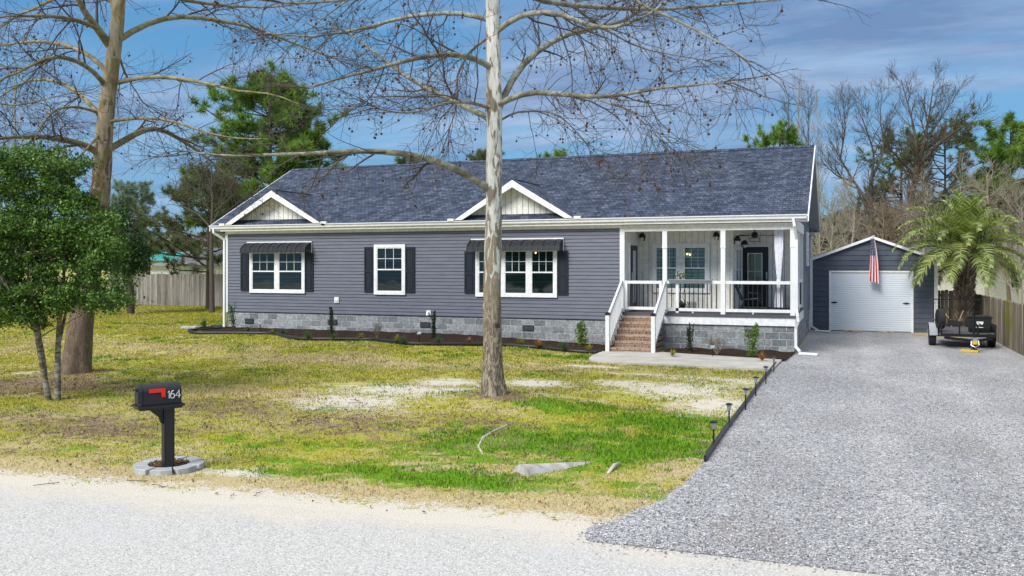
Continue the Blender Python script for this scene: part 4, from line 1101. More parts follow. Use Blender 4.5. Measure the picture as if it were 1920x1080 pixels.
for x, yy in ((sx0 - .05, yn), (sx1 + .05, yn)):
    m = MB(); m.box(x - .055, x + .055, yn - .11, yn, .02, 1.12); nw = m.build('newel_post', MATS['white_vinyl'], house)
    m = MB(); m.box(x - .07, x + .07, yn - .125, yn + .015, 1.121, 1.16); m.box(x - .05, x + .05, yn - .105, yn - .005, 1.161, 1.20); m.build('post_cap', MATS['black_metal'], nw)
    a = Vector((x, yn - .02, 1.06)); b = Vector((x, YF - .05, ZFL + .90 + .05)); dz = Vector((0, 0, -.86))
    m = MB(); m.bar(a, b, .06, .09); m.bar(a + dz, b + dz, .05, .08)
    hr = m.build('handrail', MATS['white_vinyl'], house)
    m = MB()
    for i in range(1, 13): p = a + (b - a) * i / 13; m.bar(p + dz, p, .032, .032, up=(0, 1, 0))
    m.build('balusters', MATS['white_vinyl'], hr)
# porch windows and doors
x0_, x1_ = Q(1223, 500, YP1).x, Q(1331, 500, YP1).x
window(house, F_front(YP1), x0_, x1_, Q(1280, 549, YP1).z, Q(1280, 456, YP1).z, 2, trim=.12, mull=.22, base=.02, lights=[(Q(1283, 477, YP1).x, Q(1283, 477, YP1).z), (Q(1289, 477, YP1).x, Q(1289, 476.5, YP1).z), (Q(1294, 478, YP1).x, Q(1294, 477.5, YP1).z)])
y0_, y1_ = QX(1364, 500, XPS).y, QX(1380, 500, XPS).y
window(house, F_right(XPS), 29.1, 30.7, ZFL + .55, ZFL + 2.05, 2, trim=.08, mull=.12, base=.02)
window(house, F_right(XR), 33.0, 34.1, 2.55, 4.1 - .35, 1, trim=.09, base=.025)
def door(F, u0, u1, hu, glass=(.22, .78, .38, .90), pane='blind_pale'):
    def bx(m, a0, a1, o0, o1, c0, c1):
        vs = [F(a, o, c) for c in (c0, c1) for o in (o0, o1) for a in (a0, a1)]
        m.add(vs, [(0, 2, 3, 1), (4, 5, 7, 6), (0, 1, 5, 4), (2, 6, 7, 3), (0, 4, 6, 2), (1, 3, 7, 5)])
    w = u1 - u0; h = 2.06; z0 = ZFL + .01; m = MB()
    g0, g1 = u0 + w * glass[0], u0 + w * glass[1]; h0, h1 = z0 + h * glass[2], z0 + h * glass[3]
    bx(m, u0, g0, .02, .07, z0, z0 + h); bx(m, g1, u1, .02, .07, z0, z0 + h); bx(m, g0, g1, .02, .07, z0, h0); bx(m, g0, g1, .02, .07, h1, z0 + h)
    bx(m, g0 + .03, g1 - .03, .07, .082, z0 + .15, h0 - .12)
    d = m.build('door', MATS['navy_shutter'], house)
    m = MB(); f = .03
    for q in ((g0, g0 + f, h0, h1), (g1 - f, g1, h0, h1), (g0 + f, g1 - f, h0, h0 + f), (g0 + f, g1 - f, h1 - f, h1), ((g0 + g1) / 2 - .01, (g0 + g1) / 2 + .01, h0 + f, h1 - f), (g0 + f, (g0 + g1) / 2 - .01, h0 + (h1 - h0) * .4, h0 + (h1 - h0) * .4 + .02), ((g0 + g1) / 2 + .01, g1 - f, h0 + (h1 - h0) * .4, h0 + (h1 - h0) * .4 + .02)):
        bx(m, q[0], q[1], .045, .078, q[2], q[3])
    m.build('door_light_frame', MATS['white_trim'], d)
    m = MB(); m.add([F(g0, .05, h0), F(g1, .05, h0), F(g1, .05, h1), F(g0, .05, h1)], [(0, 1, 2, 3)]); m.build('pane', MATS['glass'], d, fix=False)
    m = MB(); bx(m, g0, g1, .021, .03, h0, h1); m.build('door_curtain', MATS[pane], d)
    m = MB(); bx(m, hu - .02, hu + .02, .07, .12, z0 + .95, z0 + 1.20); m.build('handle', MATS['galv'], d)
    m = MB(); bx(m, u0 - .09, u0 - .002, .018, .06, z0, z0 + h + .09); bx(m, u1 + .002, u1 + .09, .018, .06, z0, z0 + h + .09); bx(m, u0 - .002, u1 + .002, .018, .06, z0 + h + .002, z0 + h + .09)
    m.build('door_frame', MATS['white_trim'], d)
    return d
door(F_front(YP2), Q(1391, 500, YP2).x, Q(1441, 500, YP2).x, Q(1438, 500, YP2).x)
d2 = door(F_right(XPL + .06), YF + .52, YF + 1.45, YF + .62, (.3, .7, .12, .92), pane='curtain')
# wall lamps
def wall_lamp(F, u, z, label):
    q = F(u, 0, z); l = thing('wall_lamp', label, 'wall lamp', q, group='black wall lamps on the porch walls')
    def W(a, o, c): return Vector(F(u + a, o, z + c))
    m = MB(); m.bar(W(0, .018, .0), W(0, .05, .0), .13, .2, up=(0, 0, 1)); m.build('back_plate', MATS['black_metal'], l)
    m = MB(); c0 = W(0, .13, .0); m.lathe([(.015, .16), (.04, .155), (.075, .12), (.10, .06), (.105, .0)], 16, tuple(c0)); m.build('lamp_shade', MATS['black_metal'], l)
    m = MB(); c1 = W(0, .13, -.05); m.lathe([(.03, -.05), (.045, -.02), (.045, .045)], 12, tuple(c1)); m.build('glass', MATS['white_plain'], l)
wall_lamp(F_front(YP1), Q(1206, 445, YP1).x, Q(1206, 446, YP1).z, 'black dome wall lamp between the left porch door and the double window')
wall_lamp(F_front(YP1), Q(1344, 443, YP1).x, Q(1344, 444, YP1).z, 'black dome wall lamp right of the porch double window')
wall_lamp(F_right(XPS), 28.95, Q(1369, 452, 29).z, 'black wall lamp on the side wall nearer the double window')
wall_lamp(F_right(XPS), 31.0, Q(1385, 459, 31).z, 'black wall lamp beside the dark back door')
# ceiling fan
fc = Q(1415, 440, YF + 2.1)
fan = thing('ceiling_fan', 'black ceiling fan with caged lamp under the porch ceiling', 'ceiling fan', (fc.x, fc.y, ZCL))
fz = fc.z
m = MB(); m.cyl((fc.x, fc.y, fz + .05), (fc.x, fc.y, ZCL), .015); m.lathe([(.03, -.04), (.07, .0)], 14, (fc.x, fc.y, ZCL)); m.build('down_rod', MATS['black_metal'], fan)
m = MB(); m.lathe([(.05, -.10), (.09, -.07), (.11, -.0), (.08, .06), (.03, .09)], 18, (fc.x, fc.y, fz)); m.build('motor', MATS['black_metal'], fan)
for k in range(5):
    a = k * 2 * math.pi / 5 + .25; d = Vector((math.cos(a), math.sin(a), 0)); s_ = Vector((-d.y, d.x, 0)); c = Vector((fc.x, fc.y, fz - .03))
    m = MB(); m.prism([c + d * .1 - s_ * .03, c + d * .62 - s_ * .07 + Vector((0, 0, -.012)), c + d * .66 + s_ * .05 + Vector((0, 0, .012)), c + d * .1 + s_ * .03], (0, 0, .008)); m.build('blade', MATS['black_metal'], fan)
m = MB()
for a in range(4):
    x = fc.x + .14 * (-1 if a % 2 else 1); y = fc.y + .14 * (-1 if a > 1 else 1); m.bar((x, y, fz - .22), (x, y, fz - .10), .012, .012)
for z in (fz - .22, fz - .10):
    for (a, b) in (((-1, -1), (1, -1)), ((1, -1), (1, 1)), ((1, 1), (-1, 1)), ((-1, 1), (-1, -1))): m.bar((fc.x + .14 * a[0], fc.y + .14 * a[1], z), (fc.x + .14 * b[0], fc.y + .14 * b[1], z), .012, .012)
m.build('lamp_cage', MATS['black_metal'], fan)
# curtain tied against the right post
cx, cy = Q(1460, 500, YF + .25).x, YF + .25
cu_ = thing('curtain', 'white gathered curtain hanging by the right porch post', 'curtain', (cx, cy, ZFL))
def drape(z0, z1, wf, nm, mt):
    vs = []; fs = []; N_ = 30; K_ = 24
    for i in range(K_ + 1):
        s = i / K_; z = z0 + (z1 - z0) * s; w = wf(s)
        for j in range(N_ + 1):
            u = j / N_ * 2 - 1; vs.append((cx + u * w, cy + .035 * math.sin(u * 17 + s) * (.3 + w * 3), z))
    for i in range(K_):
        for j in range(N_): a = i * (N_ + 1) + j; fs.append((a, a + 1, a + N_ + 2, a + N_ + 1))
    return MB().add(vs, fs).build(nm, MATS[mt], cu_, smooth=True, fix=False)
drape(ZFL + .20, ZFL + .98, lambda s: .12 - .07 * s ** 2, 'lower_drape', 'curtain'); drape(ZFL + .98, ZCL - .02, lambda s: .045 + .085 * min(1, s * 1.6) ** .8 - .01 * s, 'upper_drape', 'curtain')
m = MB(); m.lathe([(.06, -.04), (.07, 0), (.06, .04)], 12, (cx, cy, ZFL + .98)); m.build('tie_band', MATS['curtain'], cu_)
# porch furniture
chx, chy = Q(1402, 560, YF + 1.0).x, YF + 1.1
ch = thing('lounge_chair', 'black metal lounge chair on the porch before the dark door', 'chair', (chx, chy, ZFL))
def W(a, b, c): return Vector((chx + a, chy + b, ZFL + c))
for nm, s_ in (('side_frame', -.27), ('side_frame', .27)):
    m = MB(); m.tube([W(-.42, s_, .95), W(-.18, s_, .38), W(.30, s_, .42), W(.42, s_, .30)], .014, 6); m.tube([W(-.30, s_, .02), W(-.05, s_, .40), W(.02, s_, .60), W(.36, s_, .58), W(.30, s_, .02)], .014, 6); m.build(nm, MATS['black_metal'], ch)
m = MB()
for i in range(17): y = -.25 + i * .031; m.bar(W(-.42, y, .94), W(-.18, y, .37), .018, .01); m.bar(W(-.18, y, .37), W(.38, y, .42), .018, .01)
m.build('seat_sling', MATS['black_metal'], ch)
sxp, syp = Q(1277, 560, YF + .9).x, YF + .9
ps = thing('plant_stand', 'thin black wire plant stand behind the porch railing', 'plant stand', (sxp, syp, ZFL))
m = MB()
for a in range(3):
    an = a * 2.09 + .4; d = Vector((math.cos(an), math.sin(an), 0)); m.tube([Vector((sxp, syp, ZFL)) + d * .24, Vector((sxp, syp, ZFL + .45)) + d * .05, Vector((sxp, syp, ZFL + .74)) + d * .13], .009, 6)
for r_, z in ((.13, .74), (.17, .22)):
    m.tube([(sxp + r_ * math.cos(i * .5236), syp + r_ * math.sin(i * .5236), ZFL + z) for i in range(13)], .008, 6)
m.build('frame', MATS['black_metal'], ps)
def leafpot(x, y, z, r, h, n, sp, label, mt='pot_teal'):
    pt = thing('potted_plant', label, 'potted plant', (x, y, z))
    m = MB(); m.lathe([(r * .75, 0), (r, h), (r * .88, h), (r * .85, h - .02)], 16, (x, y, z)); m.build('pot', MATS[mt], pt)
    c = np.array([x, y, z + h + sp * .5]) + rng.normal(size=(n, 3)) * np.array([sp, sp, sp * .7]) * .45
    v, f = leafcards(c, .07); npmesh('foliage', v, f, 'lime_leaf', pt)
leafpot(sxp, syp, ZFL + .75, .14, .22, 90, .26, 'leafy plant in a blue grey pot on top of the wire stand')
leafpot(sxp + .02, syp, ZFL + .06, .10, .14, 60, .16, 'small plant in a pot at the foot of the wire stand', 'black_paint')
bx_ = Q(1297, 570, YF + .9).x
m = MB(); m.box(bx_ - .13, bx_ + .13, YF + .8, YF + 1.02, ZFL, ZFL + .30)
tag(m.build('storage_box', MATS['pot'], bevel=.02), 'small beige box on the porch floor beside the plant stand', 'box')
m = MB(); dmx = Q(1417, 577, YP2 - .4).x; m.box(dmx - .45, dmx + .35, YP2 - .75, YP2 - .15, ZFL + .002, ZFL + .02)
tag(m.build('door_mat', MATS['raw_wood']), 'brown mat in front of the dark back door', 'door mat')
# ================================================================= garage
YG = 36.9
GX0, GX1 = Q(1515, 500, YG).x, Q(1757, 500, YG).x
gxc = Q(1636, 500, YG).x; gzp = Q(1636, 445, YG).z; gze = Q(1757, 487, YG).z; GD = 8.0
gar = thing('garage', 'dark ribbed metal garage with white trim and a roll up door', 'garage', ((GX0 + GX1) / 2, YG, 0))
dx0, dx1 = Q(1556, 500, YG).x, Q(1711, 500, YG).x; dz = Q(1633, 511, YG).z
def ribs(m, F, u0, u1, z0, z1, holes=(), lim=None, st=.20):
    z = z0
    while z < z1 - .01:
        zt = min(z + st, z1); a, b = (u0, u1)
        if lim: a, b = lim((z + zt) / 2)
        spans = [(a, b)]
        for (h0, h1, hz) in holes:
            if z < hz - .02: spans = [(a, h0), (h1, b)]
        for (p, q) in spans:
            if q - p < .03: continue
            # flat pan with a raised rib at the top of each course
            pts = [(p, .0, z), (q, .0, z), (p, .0, zt - .05), (q, .0, zt - .05), (p, .022, zt - .035), (q, .022, zt - .035), (p, .022, zt - .015), (q, .022, zt - .015), (p, 0, zt), (q, 0, zt)]
            m.add([F(*r_) for r_ in pts], [(0, 1, 3, 2), (2, 3, 5, 4), (4, 5, 7, 6), (6, 7, 9, 8)])
        z += st
m = MB()
gp2 = (gzp - gze) / ((GX1 - GX0) / 2)
def glim(z):
    if z < gze: return (GX0, GX1)
    w = (gzp - z) / gp2; return (gxc - w, gxc + w)
ribs(m, F_front(YG), GX0, GX1, 0, gzp, holes=((dx0, dx1, dz),), lim=glim)
ribs(m, F_right(GX1), YG, YG + GD, 0, gze)
m.box(GX0, GX0 + .05, YG + .01, YG + GD, 0, gze); m.box(GX0, GX1, YG + GD, YG + GD + .05, 0, gze)
m.prism([(GX0 + .02, YG + .06, 0), (dx0, YG + .06, 0), (dx0, YG + .06, dz), (dx1, YG + .06, dz), (dx1, YG + .06, 0), (GX1 - .02, YG + .06, 0), (GX1 - .02, YG + .06, gze), (gxc, YG + .06, gzp - .04), (GX0 + .02, YG + .06, gze)], (0, .04, 0))
m.build('wall', MATS['dark_metal_wall'], gar, fix=False)
m = MB()
for s_ in (-1, 1):
    ex = gxc + s_ * ((GX1 - GX0) / 2 + .10); ez = gze - .10 * gp2
    m.prism([(gxc, YG - .12, gzp + .03), (ex, YG - .12, ez + .03), (ex, YG - .12, ez), (gxc, YG - .12, gzp)], (0, GD + .2, 0))
m.build('roof', MATS['dark_metal_wall'], gar)
m = MB()
for s_ in (-1, 1):
    ex = gxc + s_ * ((GX1 - GX0) / 2 + .12); ez = gze - .12 * gp2
    m.prism([(gxc, YG - .15, gzp + .045), (ex, YG - .15, ez + .045), (ex, YG - .15, ez - .06), (gxc, YG - .15, gzp - .06)], (0, .028, 0))
m.build('rake_trim', MATS['white_trim'], gar)
m = MB(); m.box(GX1 - .10, GX1 + .03, YG - .03, YG + .02, 0, gze - .03); m.build('corner_trim', MATS['white_trim'], gar)
m = MB(); m.box(GX0 - .02, GX0 + .10, YG - .03, YG + .02, 0, gze - .03); m.build('corner_trim', MATS['white_trim'], gar)
m = MB(); z = .03
while z < dz - .06:
    m.add([(dx0 + .05, YG + .004, z), (dx1 - .05, YG + .004, z), (dx1 - .05, YG - .010, z + .02), (dx0 + .05, YG - .010, z + .02), (dx1 - .05, YG - .010, z + .07), (dx0 + .05, YG - .010, z + .07), (dx1 - .05, YG + .004, z + .083), (dx0 + .05, YG + .004, z + .083)], [(0, 1, 2, 3), (3, 2, 4, 5), (5, 4, 6, 7)]); z += .083
gd = m.build('roll_up_door', MATS['rollup_white'], gar, fix=False)
for x in (dx0 + .16, dx1 - .22):
    m = MB(); m.box(x - .11, x + .11, YG - .035, YG - .014, 1.10, 1.14); m.box(x - .02, x + .02, YG - .05, YG - .0352, 1.08, 1.16); m.build('latch', MATS['black_metal'], gd)
m = MB(); m.box(dx0 - .03, dx0 + .05, YG - .04, YG + .03, 0, dz); m.box(dx1 - .05, dx1 + .03, YG - .04, YG + .03, 0, dz); m.box(dx0 - .03, dx1 + .03, YG - .04, YG + .03, dz + .001, dz + .07)
m.build('door_frame', MATS['white_trim'], gar)
for px, lb in ((1598, 'left'), (1659, 'right')):
    x = Q(px, 600, YG).x; m = MB(); m.box(x - .30, x + .30, YG - .55, YG - .28, .012, .075)
    tag(m.build('timber_block', MATS['raw_wood'], bevel=.01), 'flat wooden block on the gravel before the garage door, the %s one of two' % lb, 'wood block', 'timber blocks before the garage')
# flag hanging from the gable peak
fl = thing('flag', 'striped flag with a starry blue corner hanging limp from the garage gable', 'flag', (gxc, YG - .2, gzp - .1))
m = MB(); m.cyl((gxc, YG - .10, gzp - .28), (gxc + .02, YG - .48, gzp + .02), .013); m.sphere((gxc + .02, YG - .49, gzp + .03), .03); m.build('pole', MATS['white_trim'], fl)
vs = []; fs = []; NU, NV = 26, 30; zt = gzp - .06; zb = Q(1637, 529, YG - .4).z
uvs = []
for i in range(NV + 1):
    s = i / NV
    for j in range(NU + 1):
        u = j / NU; w = .07 + .115 * s ** .7
        x = gxc + .02 + (u - .5) * 2 * w + .02 * math.sin(s * 4) + (.08 * s - .03); y = YG - .42 + .075 * math.sin(u * 11 + s * 1.5) * (1 - .2 * s)
        z = zt + (zb - zt) * s + (.10 * abs(u - .5) * (1 if u < .5 else -1.6) * s)
        vs.append((x, y, z)); uvs.append((.12 + .52 * u, s))
for i in range(NV):
    for j in range(NU): a = i * (NU + 1) + j; fs.append((a, a + 1, a + NU + 2, a + NU + 1))
cl = MB().add(vs, fs).build('cloth', MATS['flag'], fl, smooth=True, fix=False)
lay = cl.data.uv_layers.new(name='flag')
for lp in cl.data.loops: lay.data[lp.index].uv = uvs[lp.vertex_index]
# ================================================================= fences
def boardfence(name, a, b, h, m_, label, w=.14, group=None, jag=.02, th=.02):
    a = Vector((a[0], a[1], 0)); b = Vector((b[0], b[1], 0)); L = (b - a).length; d = (b - a).normalized(); nn_ = Vector((-d.y, d.x, 0))
    t_ = thing(name, label, 'fence', a, group=group)
    m = MB(); n = int(L / w)
    for i in range(n):
        p = a + d * (i * w + .003); q = a + d * ((i + 1) * w - .004); hh = h + R.uniform(-jag, jag); o = nn_ * R.uniform(-.006, .006); lean = Vector((R.uniform(-.012, .012), 0, 0))
        c = .03
        m.prism([p + o, q + o, q + o + Vector((0, 0, hh - c)) + lean, q - d * c + o + Vector((0, 0, hh)) + lean, p + d * c + o + Vector((0, 0, hh)) + lean, p + o + Vector((0, 0, hh - c)) + lean], nn_ * th)
    m.build('boards', MATS[m_], t_, fix=False)
    for z in (.3, h * .55, h - .2):
        m = MB(); m.bar(a + nn_ * (th + .045) + Vector((0, 0, z)), b + nn_ * (th + .045) + Vector((0, 0, z)), .05, .09); m.build('rail', MATS[m_], t_)
    k = int(L / 2.4)
    for i in range(k + 1):
        p = a + d * (i * L / max(k, 1)) + nn_ * (th + .13); m = MB(); m.box(p.x - .045, p.x + .045, p.y - .045, p.y + .045, 0, h - .05); m.build('post', MATS[m_], t_)
    return t_
YLF = 41.3
boardfence('wood_fence', (-42, YLF), (XL + 1.2, YLF), Q(324, 513.5, YLF).z, 'fence_grey', 'long weathered grey board fence left of the house, behind the lawn')
YLF2 = 47
boardfence('wood_fence', (-40, YLF2), (XL + 1, YLF2), Q(324, 506.5, YLF2).z, 'fence_brown', 'darker brown fence seen just above the grey fence on the left', w=.2)
boardfence('wood_fence', (4.55, 39.5), (4.55, 15), 1.47, 'fence_brown', 'weathered board fence along the right side of the gravel drive')
boardfence('wood_fence', (GX1 + .05, YG + .8), (4.5, YG + 1.0), 1.62, 'fence_brown', 'short board fence between the garage and the right fence, behind the palm')
# grass seen under the trailer by the palm
vs = []; fs = []
for i in range(13):
    a = i / 12 * 2 * math.pi; vs.append((3.3 + 1.25 * math.cos(a) * (1 + .1 * math.sin(3 * a)), 36.0 + 1.3 * math.sin(a), .02))
sm_ = MB().add(vs[:12], [tuple(range(12))]).build('turf_patch', MATS['lawn'], fix=False); sm_['kind'] = 'structure'
ca_ = sm_.data.color_attributes.new('Col', 'FLOAT_COLOR', 'POINT')
for i in range(12): ca_.data[i].color = (0, .95, 0, 1)
# ================================================================= mailbox
mp = P(315, 884); YM = mp.y
mbx = thing('mailbox', 'black mailbox with red flag and white house number on a black post', 'mailbox', (mp.x, mp.y, 0))
zt = C(315, 712, mp.length if 0 else (-mp.x * ST + mp.y * CT)).z
# box is long across the view, its door toward the road on the left
Zm = -mp.x * ST + mp.y * CT
sc_ = Zm / FPX
fdir = Vector((-.80, -.60, 0)); sd = Vector((.60, -.80, 0))         # door faces left/front; long side faces the camera right
fdir = (-Vector((CT, ST, 0)) * .80 - Vector((-ST, CT, 0)) * .60).normalized(); sd = Vector((-fdir.y, fdir.x, 0)); 
if sd.y > 0: sd = -sd
bw = .105; L0, L1 = .36, -.13; zb0 = zt - .285; 
def BX(l, s, z): return Vector((mp.x, mp.y, 0)) + fdir * l + sd * s + Vector((0, 0, z))
def arch(w, h0, hw, n=9):
    pts = [(-w, 0), (-w, h0)]
    for i in range(1, n): a = math.pi * (1 - i / n); pts.append((w * math.cos(a), h0 + hw * math.sin(a)))
    return pts + [(w, h0), (w, 0)]
m = MB(); ar = arch(.125, .135, .12)
m.prism([BX(L0 - .03, s, zb0 + z) for s, z in ar], fdir * (L1 - L0 + .03)); m.build('box', MATS['black_paint'], mbx, bevel=.005)
m = MB(); m.prism([BX(L0, s * 1.04, zb0 + z * 1.02 - .002) for s, z in ar], -fdir * .028); dr_ = m.build('door', MATS['black_paint'], mbx)
m = MB(); m.prism([BX(L0 + .012, s * .68, zb0 + .03 + z * .68) for s, z in ar], -fdir * .011); m.build('door_panel', MATS['blackthing'], dr_)
m = MB(); m.tube([BX(L0 + .02, -.05, zb0 + .185), BX(L0 + .045, 0, zb0 + .19), BX(L0 + .02, .05, zb0 + .185)], .012, 8); m.build('handle', MATS['black_paint'], dr_)
m = MB(); 
for (w_, z0_, z1_) in ((.16, -.03, -.001), (.135, -.055, -.0305)):
    e_ = w_ - .13
    m.prism([BX(L0 + e_, -w_, zb0 + z0_), BX(L0 + e_, w_, zb0 + z0_), BX(L1 - e_, w_, zb0 + z0_), BX(L1 - e_, -w_, zb0 + z0_)], (0, 0, z1_ - z0_))
m.build('base_tray', MATS['black_paint'], mbx)
m = MB(); sfo = .131
m.prism([BX(.26, sfo, zb0 + .155), BX(.26, sfo, zb0 + .20), BX(.07, sfo, zb0 + .20), BX(.07, sfo, zb0 + .095), BX(.11, sfo, zb0 + .095), BX(.12, sfo, zb0 + .155)], sd * .012); m.build('flag', MATS['red_plastic'], mbx)
# post
m = MB(); pw = .062
def RB(m, l0, l1, s0, s1, z0, z1):
    vs = [BX(l, s, z) for z in (z0, z1) for s in (s0, s1) for l in (l0, l1)]
    m.add(vs, [(0, 2, 3, 1), (4, 5, 7, 6), (0, 1, 5, 4), (2, 6, 7, 3), (0, 4, 6, 2), (1, 3, 7, 5)])
RB(m, -pw, pw, -pw, pw, .0, zb0 - .056); RB(m, -pw + .02, pw - .02, pw + .0005, pw + .008, .06, zb0 - .10); RB(m, -pw - .01, -pw - .001, -.02, .02, .0, zb0 - .06)
m.build('post', MATS['black_paint'], mbx, bevel=0)
m = MB(); m.prism([BX(pw + .001, -.025, zb0 - .06), BX(pw + .17, -.025, zb0 - .06), BX(pw + .12, -.025, zb0 - .11), BX(pw + .05, -.025, zb0 - .17), BX(pw + .03, -.025, zb0 - .24), BX(pw + .001, -.025, zb0 - .26)], sd * .05); m.build('bracket', MATS['black_paint'], mbx)
# number 164 as strokes
def digits(m):
    h = .095; y = zb0 + .07; off = .1275
    def st(pts, x0): m.tube([BX(.082 - (x0 + px_) , off, y + pz * h) for px_, pz in pts], .0046, 5)
    w = .05
    st([(.008, .78), (.026, 1), (.026, 0)], .035)
    c = [(w * .5 + w * .48 * math.sin(a), .30 + .30 * -math.cos(a)) for a in [i * math.pi / 6 for i in range(13)]]
    st(c, .075); st([(w * .04, .32), (w * .10, .60), (w * .38, .92), (w * .78, 1.0)], .075)
    st([(.045, 0), (.045, 1), (.002, .30), (.062, .30)], .135)
m = MB(); digits(m); m.build('number', MATS['white_plain'], mbx)
# stone ring, eight separate pavers, and the mulch inside
rc = P(317, 878); 
for k in range(8):
    a0 = k * math.pi / 4 + .12; a1 = a0 + math.pi / 4 - .035; r0, r1 = .25, .42
    pts = [(r0, a0), (r1, a0 + .05), (r1 + .012, (a0 + a1) / 2), (r1, a1 - .05), (r0, a1), (r0 + .0, (a0 + a1) / 2)]
    m = MB(); am = (a0 + a1) / 2; o_ = Vector((rc.x + .335 * math.cos(am), rc.y + .335 * math.sin(am), 0))
    root = Vector((0, 0, 0))
    m.prism([(rc.x + r * math.cos(a) , rc.y + r * math.sin(a), -.01 + R.uniform(0, .006)) for r, a in pts], (0, 0, .075))
    o = m.build('ring_stone', MATS['paver_stone'], bevel=.006)
    o.data.transform(Matrix.Translation(-o_)); o.location = o_
    wh = ('at the right', 'at the far right', 'at the back', 'at the far left', 'at the left', 'at the near left', 'nearest the road', 'at the near right')[k]
    tag(o, 'grey edging stone %s of the ring round the mailbox post' % wh, 'paver', 'ring of stones round the mailbox')
vs = [(rc.x, rc.y, .075)]; 
for i in range(24): a = i * math.pi / 12; vs.append((rc.x + .255 * math.cos(a), rc.y + .255 * math.sin(a), .05))
m = MB().add(vs, [(0, 1 + i, 1 + (i + 1) % 24) for i in range(24)])
tag(m.build('mulch_ring', MATS['mulch'], fix=False), 'dark mulch round the mailbox post', 'mulch', kind='stuff')
n = 500; a = rng.uniform(0, 6.28, n); r_ = np.sqrt(rng.random(n)) * .24
v, f = leafcards(np.stack([rc.x + r_ * np.cos(a), rc.y + r_ * np.sin(a), .075 + .0 * a], 1), .035, up=.5, asp=.35)
tag(npmesh('mulch_chips', v, f, 'dead_leaf'), 'bark chips on the mulch round the mailbox', 'mulch', kind='stuff')
# ================================================================= trailer
TX0, TX1, TY0, TY1 = 2.62, 4.10, 30.3, 33.2; TZ = .42
tr = thing('utility_trailer', 'black open utility trailer with mesh ramp parked by the right fence', 'trailer', (3.36, 31.3, 0))
m = MB()
for x in (TX0, TX1): m.bar((x, TY0, TZ), (x, TY1, TZ), .05, .10)
for y in (TY0, (TY0 + TY1) / 2, TY1): m.bar((TX0, y, TZ), (TX1, y, TZ), .05, .09)
xc = 3.40
m.bar((TX0 + .1, TY0, TZ - .08), (xc, TY0 - 1.1, TZ - .08), .06, .08); m.bar((TX1 - .1, TY0, TZ - .08), (xc, TY0 - 1.1, TZ - .08), .06, .08)
m.build('chassis', MATS['black_metal'], tr)
m = MB()
for i in range(10): m.box(TX0 + .03 + i * .144, TX0 + .165 + i * .144, TY0 + .03, TY1 - .03, TZ + .051, TZ + .08)
m.build('deck_boards', MATS['deck_grey'], tr)
m = MB(); rz_ = TZ + .32
m.bar((TX0, TY0, rz_), (TX1, TY0, rz_), .05, .04); m.bar((TX0, TY0, rz_), (TX0, TY1, rz_), .05, .04); m.bar((TX1, TY0, rz_), (TX1, TY1, rz_), .05, .04)
for x in (TX0, TX0 + .5, TX0 + 1.0, TX1):
    m.bar((x, TY0, TZ), (x, TY0, rz_), .045, .045)
for y in (TY0 + 1, TY0 + 2, TY1):
    for x in (TX0, TX1): m.bar((x, y, TZ), (x, y, rz_), .045, .045)
m.build('side_rail', MATS['black_metal'], tr)
m = MB(); gz = 1.42
for x in (TX0, TX0 + .5, TX0 + 1.0, TX1): m.bar((x, TY1 + .04, TZ), (x, TY1 + .04, gz), .035, .035)
m.bar((TX0, TY1 + .04, gz), (TX1, TY1 + .04, gz), .035, .035); m.bar((TX0, TY1 + .04, TZ + .05), (TX1, TY1 + .04, TZ + .05), .035, .035)
rg = m.build('ramp_gate', MATS['black_metal'], tr)
m = MB()
for i in range(1, 20): m.bar((TX0 + i * .074, TY1 + .04, TZ + .05), (TX0 + i * .074, TY1 + .04, gz), .004, .004)
for i in range(1, 12): m.bar((TX0, TY1 + .04, TZ + .05 + i * .08), (TX1, TY1 + .04, TZ + .05 + i * .08), .004, .004)
m.build('mesh', MATS['black_metal'], rg)
def wheel(x, y, z, r=.33, w=.19, parent=tr, nm='wheel', ax=(1, 0, 0)):
    ax = Vector(ax); c = Vector((x, y, z)); prof = [(r * .58, -w / 2), (r * .93, -w / 2), (r, -w * .32), (r, w * .32), (r * .93, w / 2), (r * .58, w / 2)]
    rot = Vector((0, 0, 1)).rotation_difference(ax).to_matrix().to_4x4()
    m = MB(Matrix.Translation(c) @ rot); m.lathe(prof, 28); wl = m.build(nm, MATS['rubber'], parent, smooth=False)
    m = MB(Matrix.Translation(c) @ rot); m.lathe([(.05, w / 2 - .03), (r * .3, w / 2 - .02), (r * .45, w / 2 - .05), (r * .57, w / 2 + .003), (r * .59, w / 2 - .0)], 20); m.lathe([(.05, -w / 2 + .03), (r * .3, -w / 2 + .02), (r * .45, -w / 2 + .05), (r * .57, -w / 2 - .003), (r * .59, -w / 2)], 20)
    m.build('rim', MATS['rim_grey'], wl)
wheel(TX0 - .18, 31.3, .33); wheel(TX1 + .02, 31.3, .33)
m = MB(); m.cyl((TX0 - .15, 31.3, .33), (TX1, 31.3, .33), .03); m.build('axle', MATS['black_metal'], tr)
m = MB(); pts = []
for i in range(9): a = math.pi * i / 8; pts.append((TX0 - .29, 31.3 + .42 * math.cos(a), .36 + .38 * math.sin(a)))
for p, q in zip(pts[:-1], pts[1:]): m.add([p, q, (q[0] + .24, q[1], q[2]), (p[0] + .24, p[1], p[2]), (p[0], p[1], p[2] - .02), (q[0], q[1], q[2] - .02)], [(0, 1, 2, 3), (0, 4, 5, 1)])
m.build('fender', MATS['grey_paint'], tr, fix=False)
wheel(TX0 + .0, TY0 + .35, TZ + .48, .32, .18, nm='spare_wheel', ax=(1, .15, 0))
m = MB(); tx, ty = xc, TY0 - 1.1
m.box(tx - .06, tx + .06, ty - .22, ty + .05, TZ - .10, TZ + .02); m.build('coupler', MATS['galv'], tr)
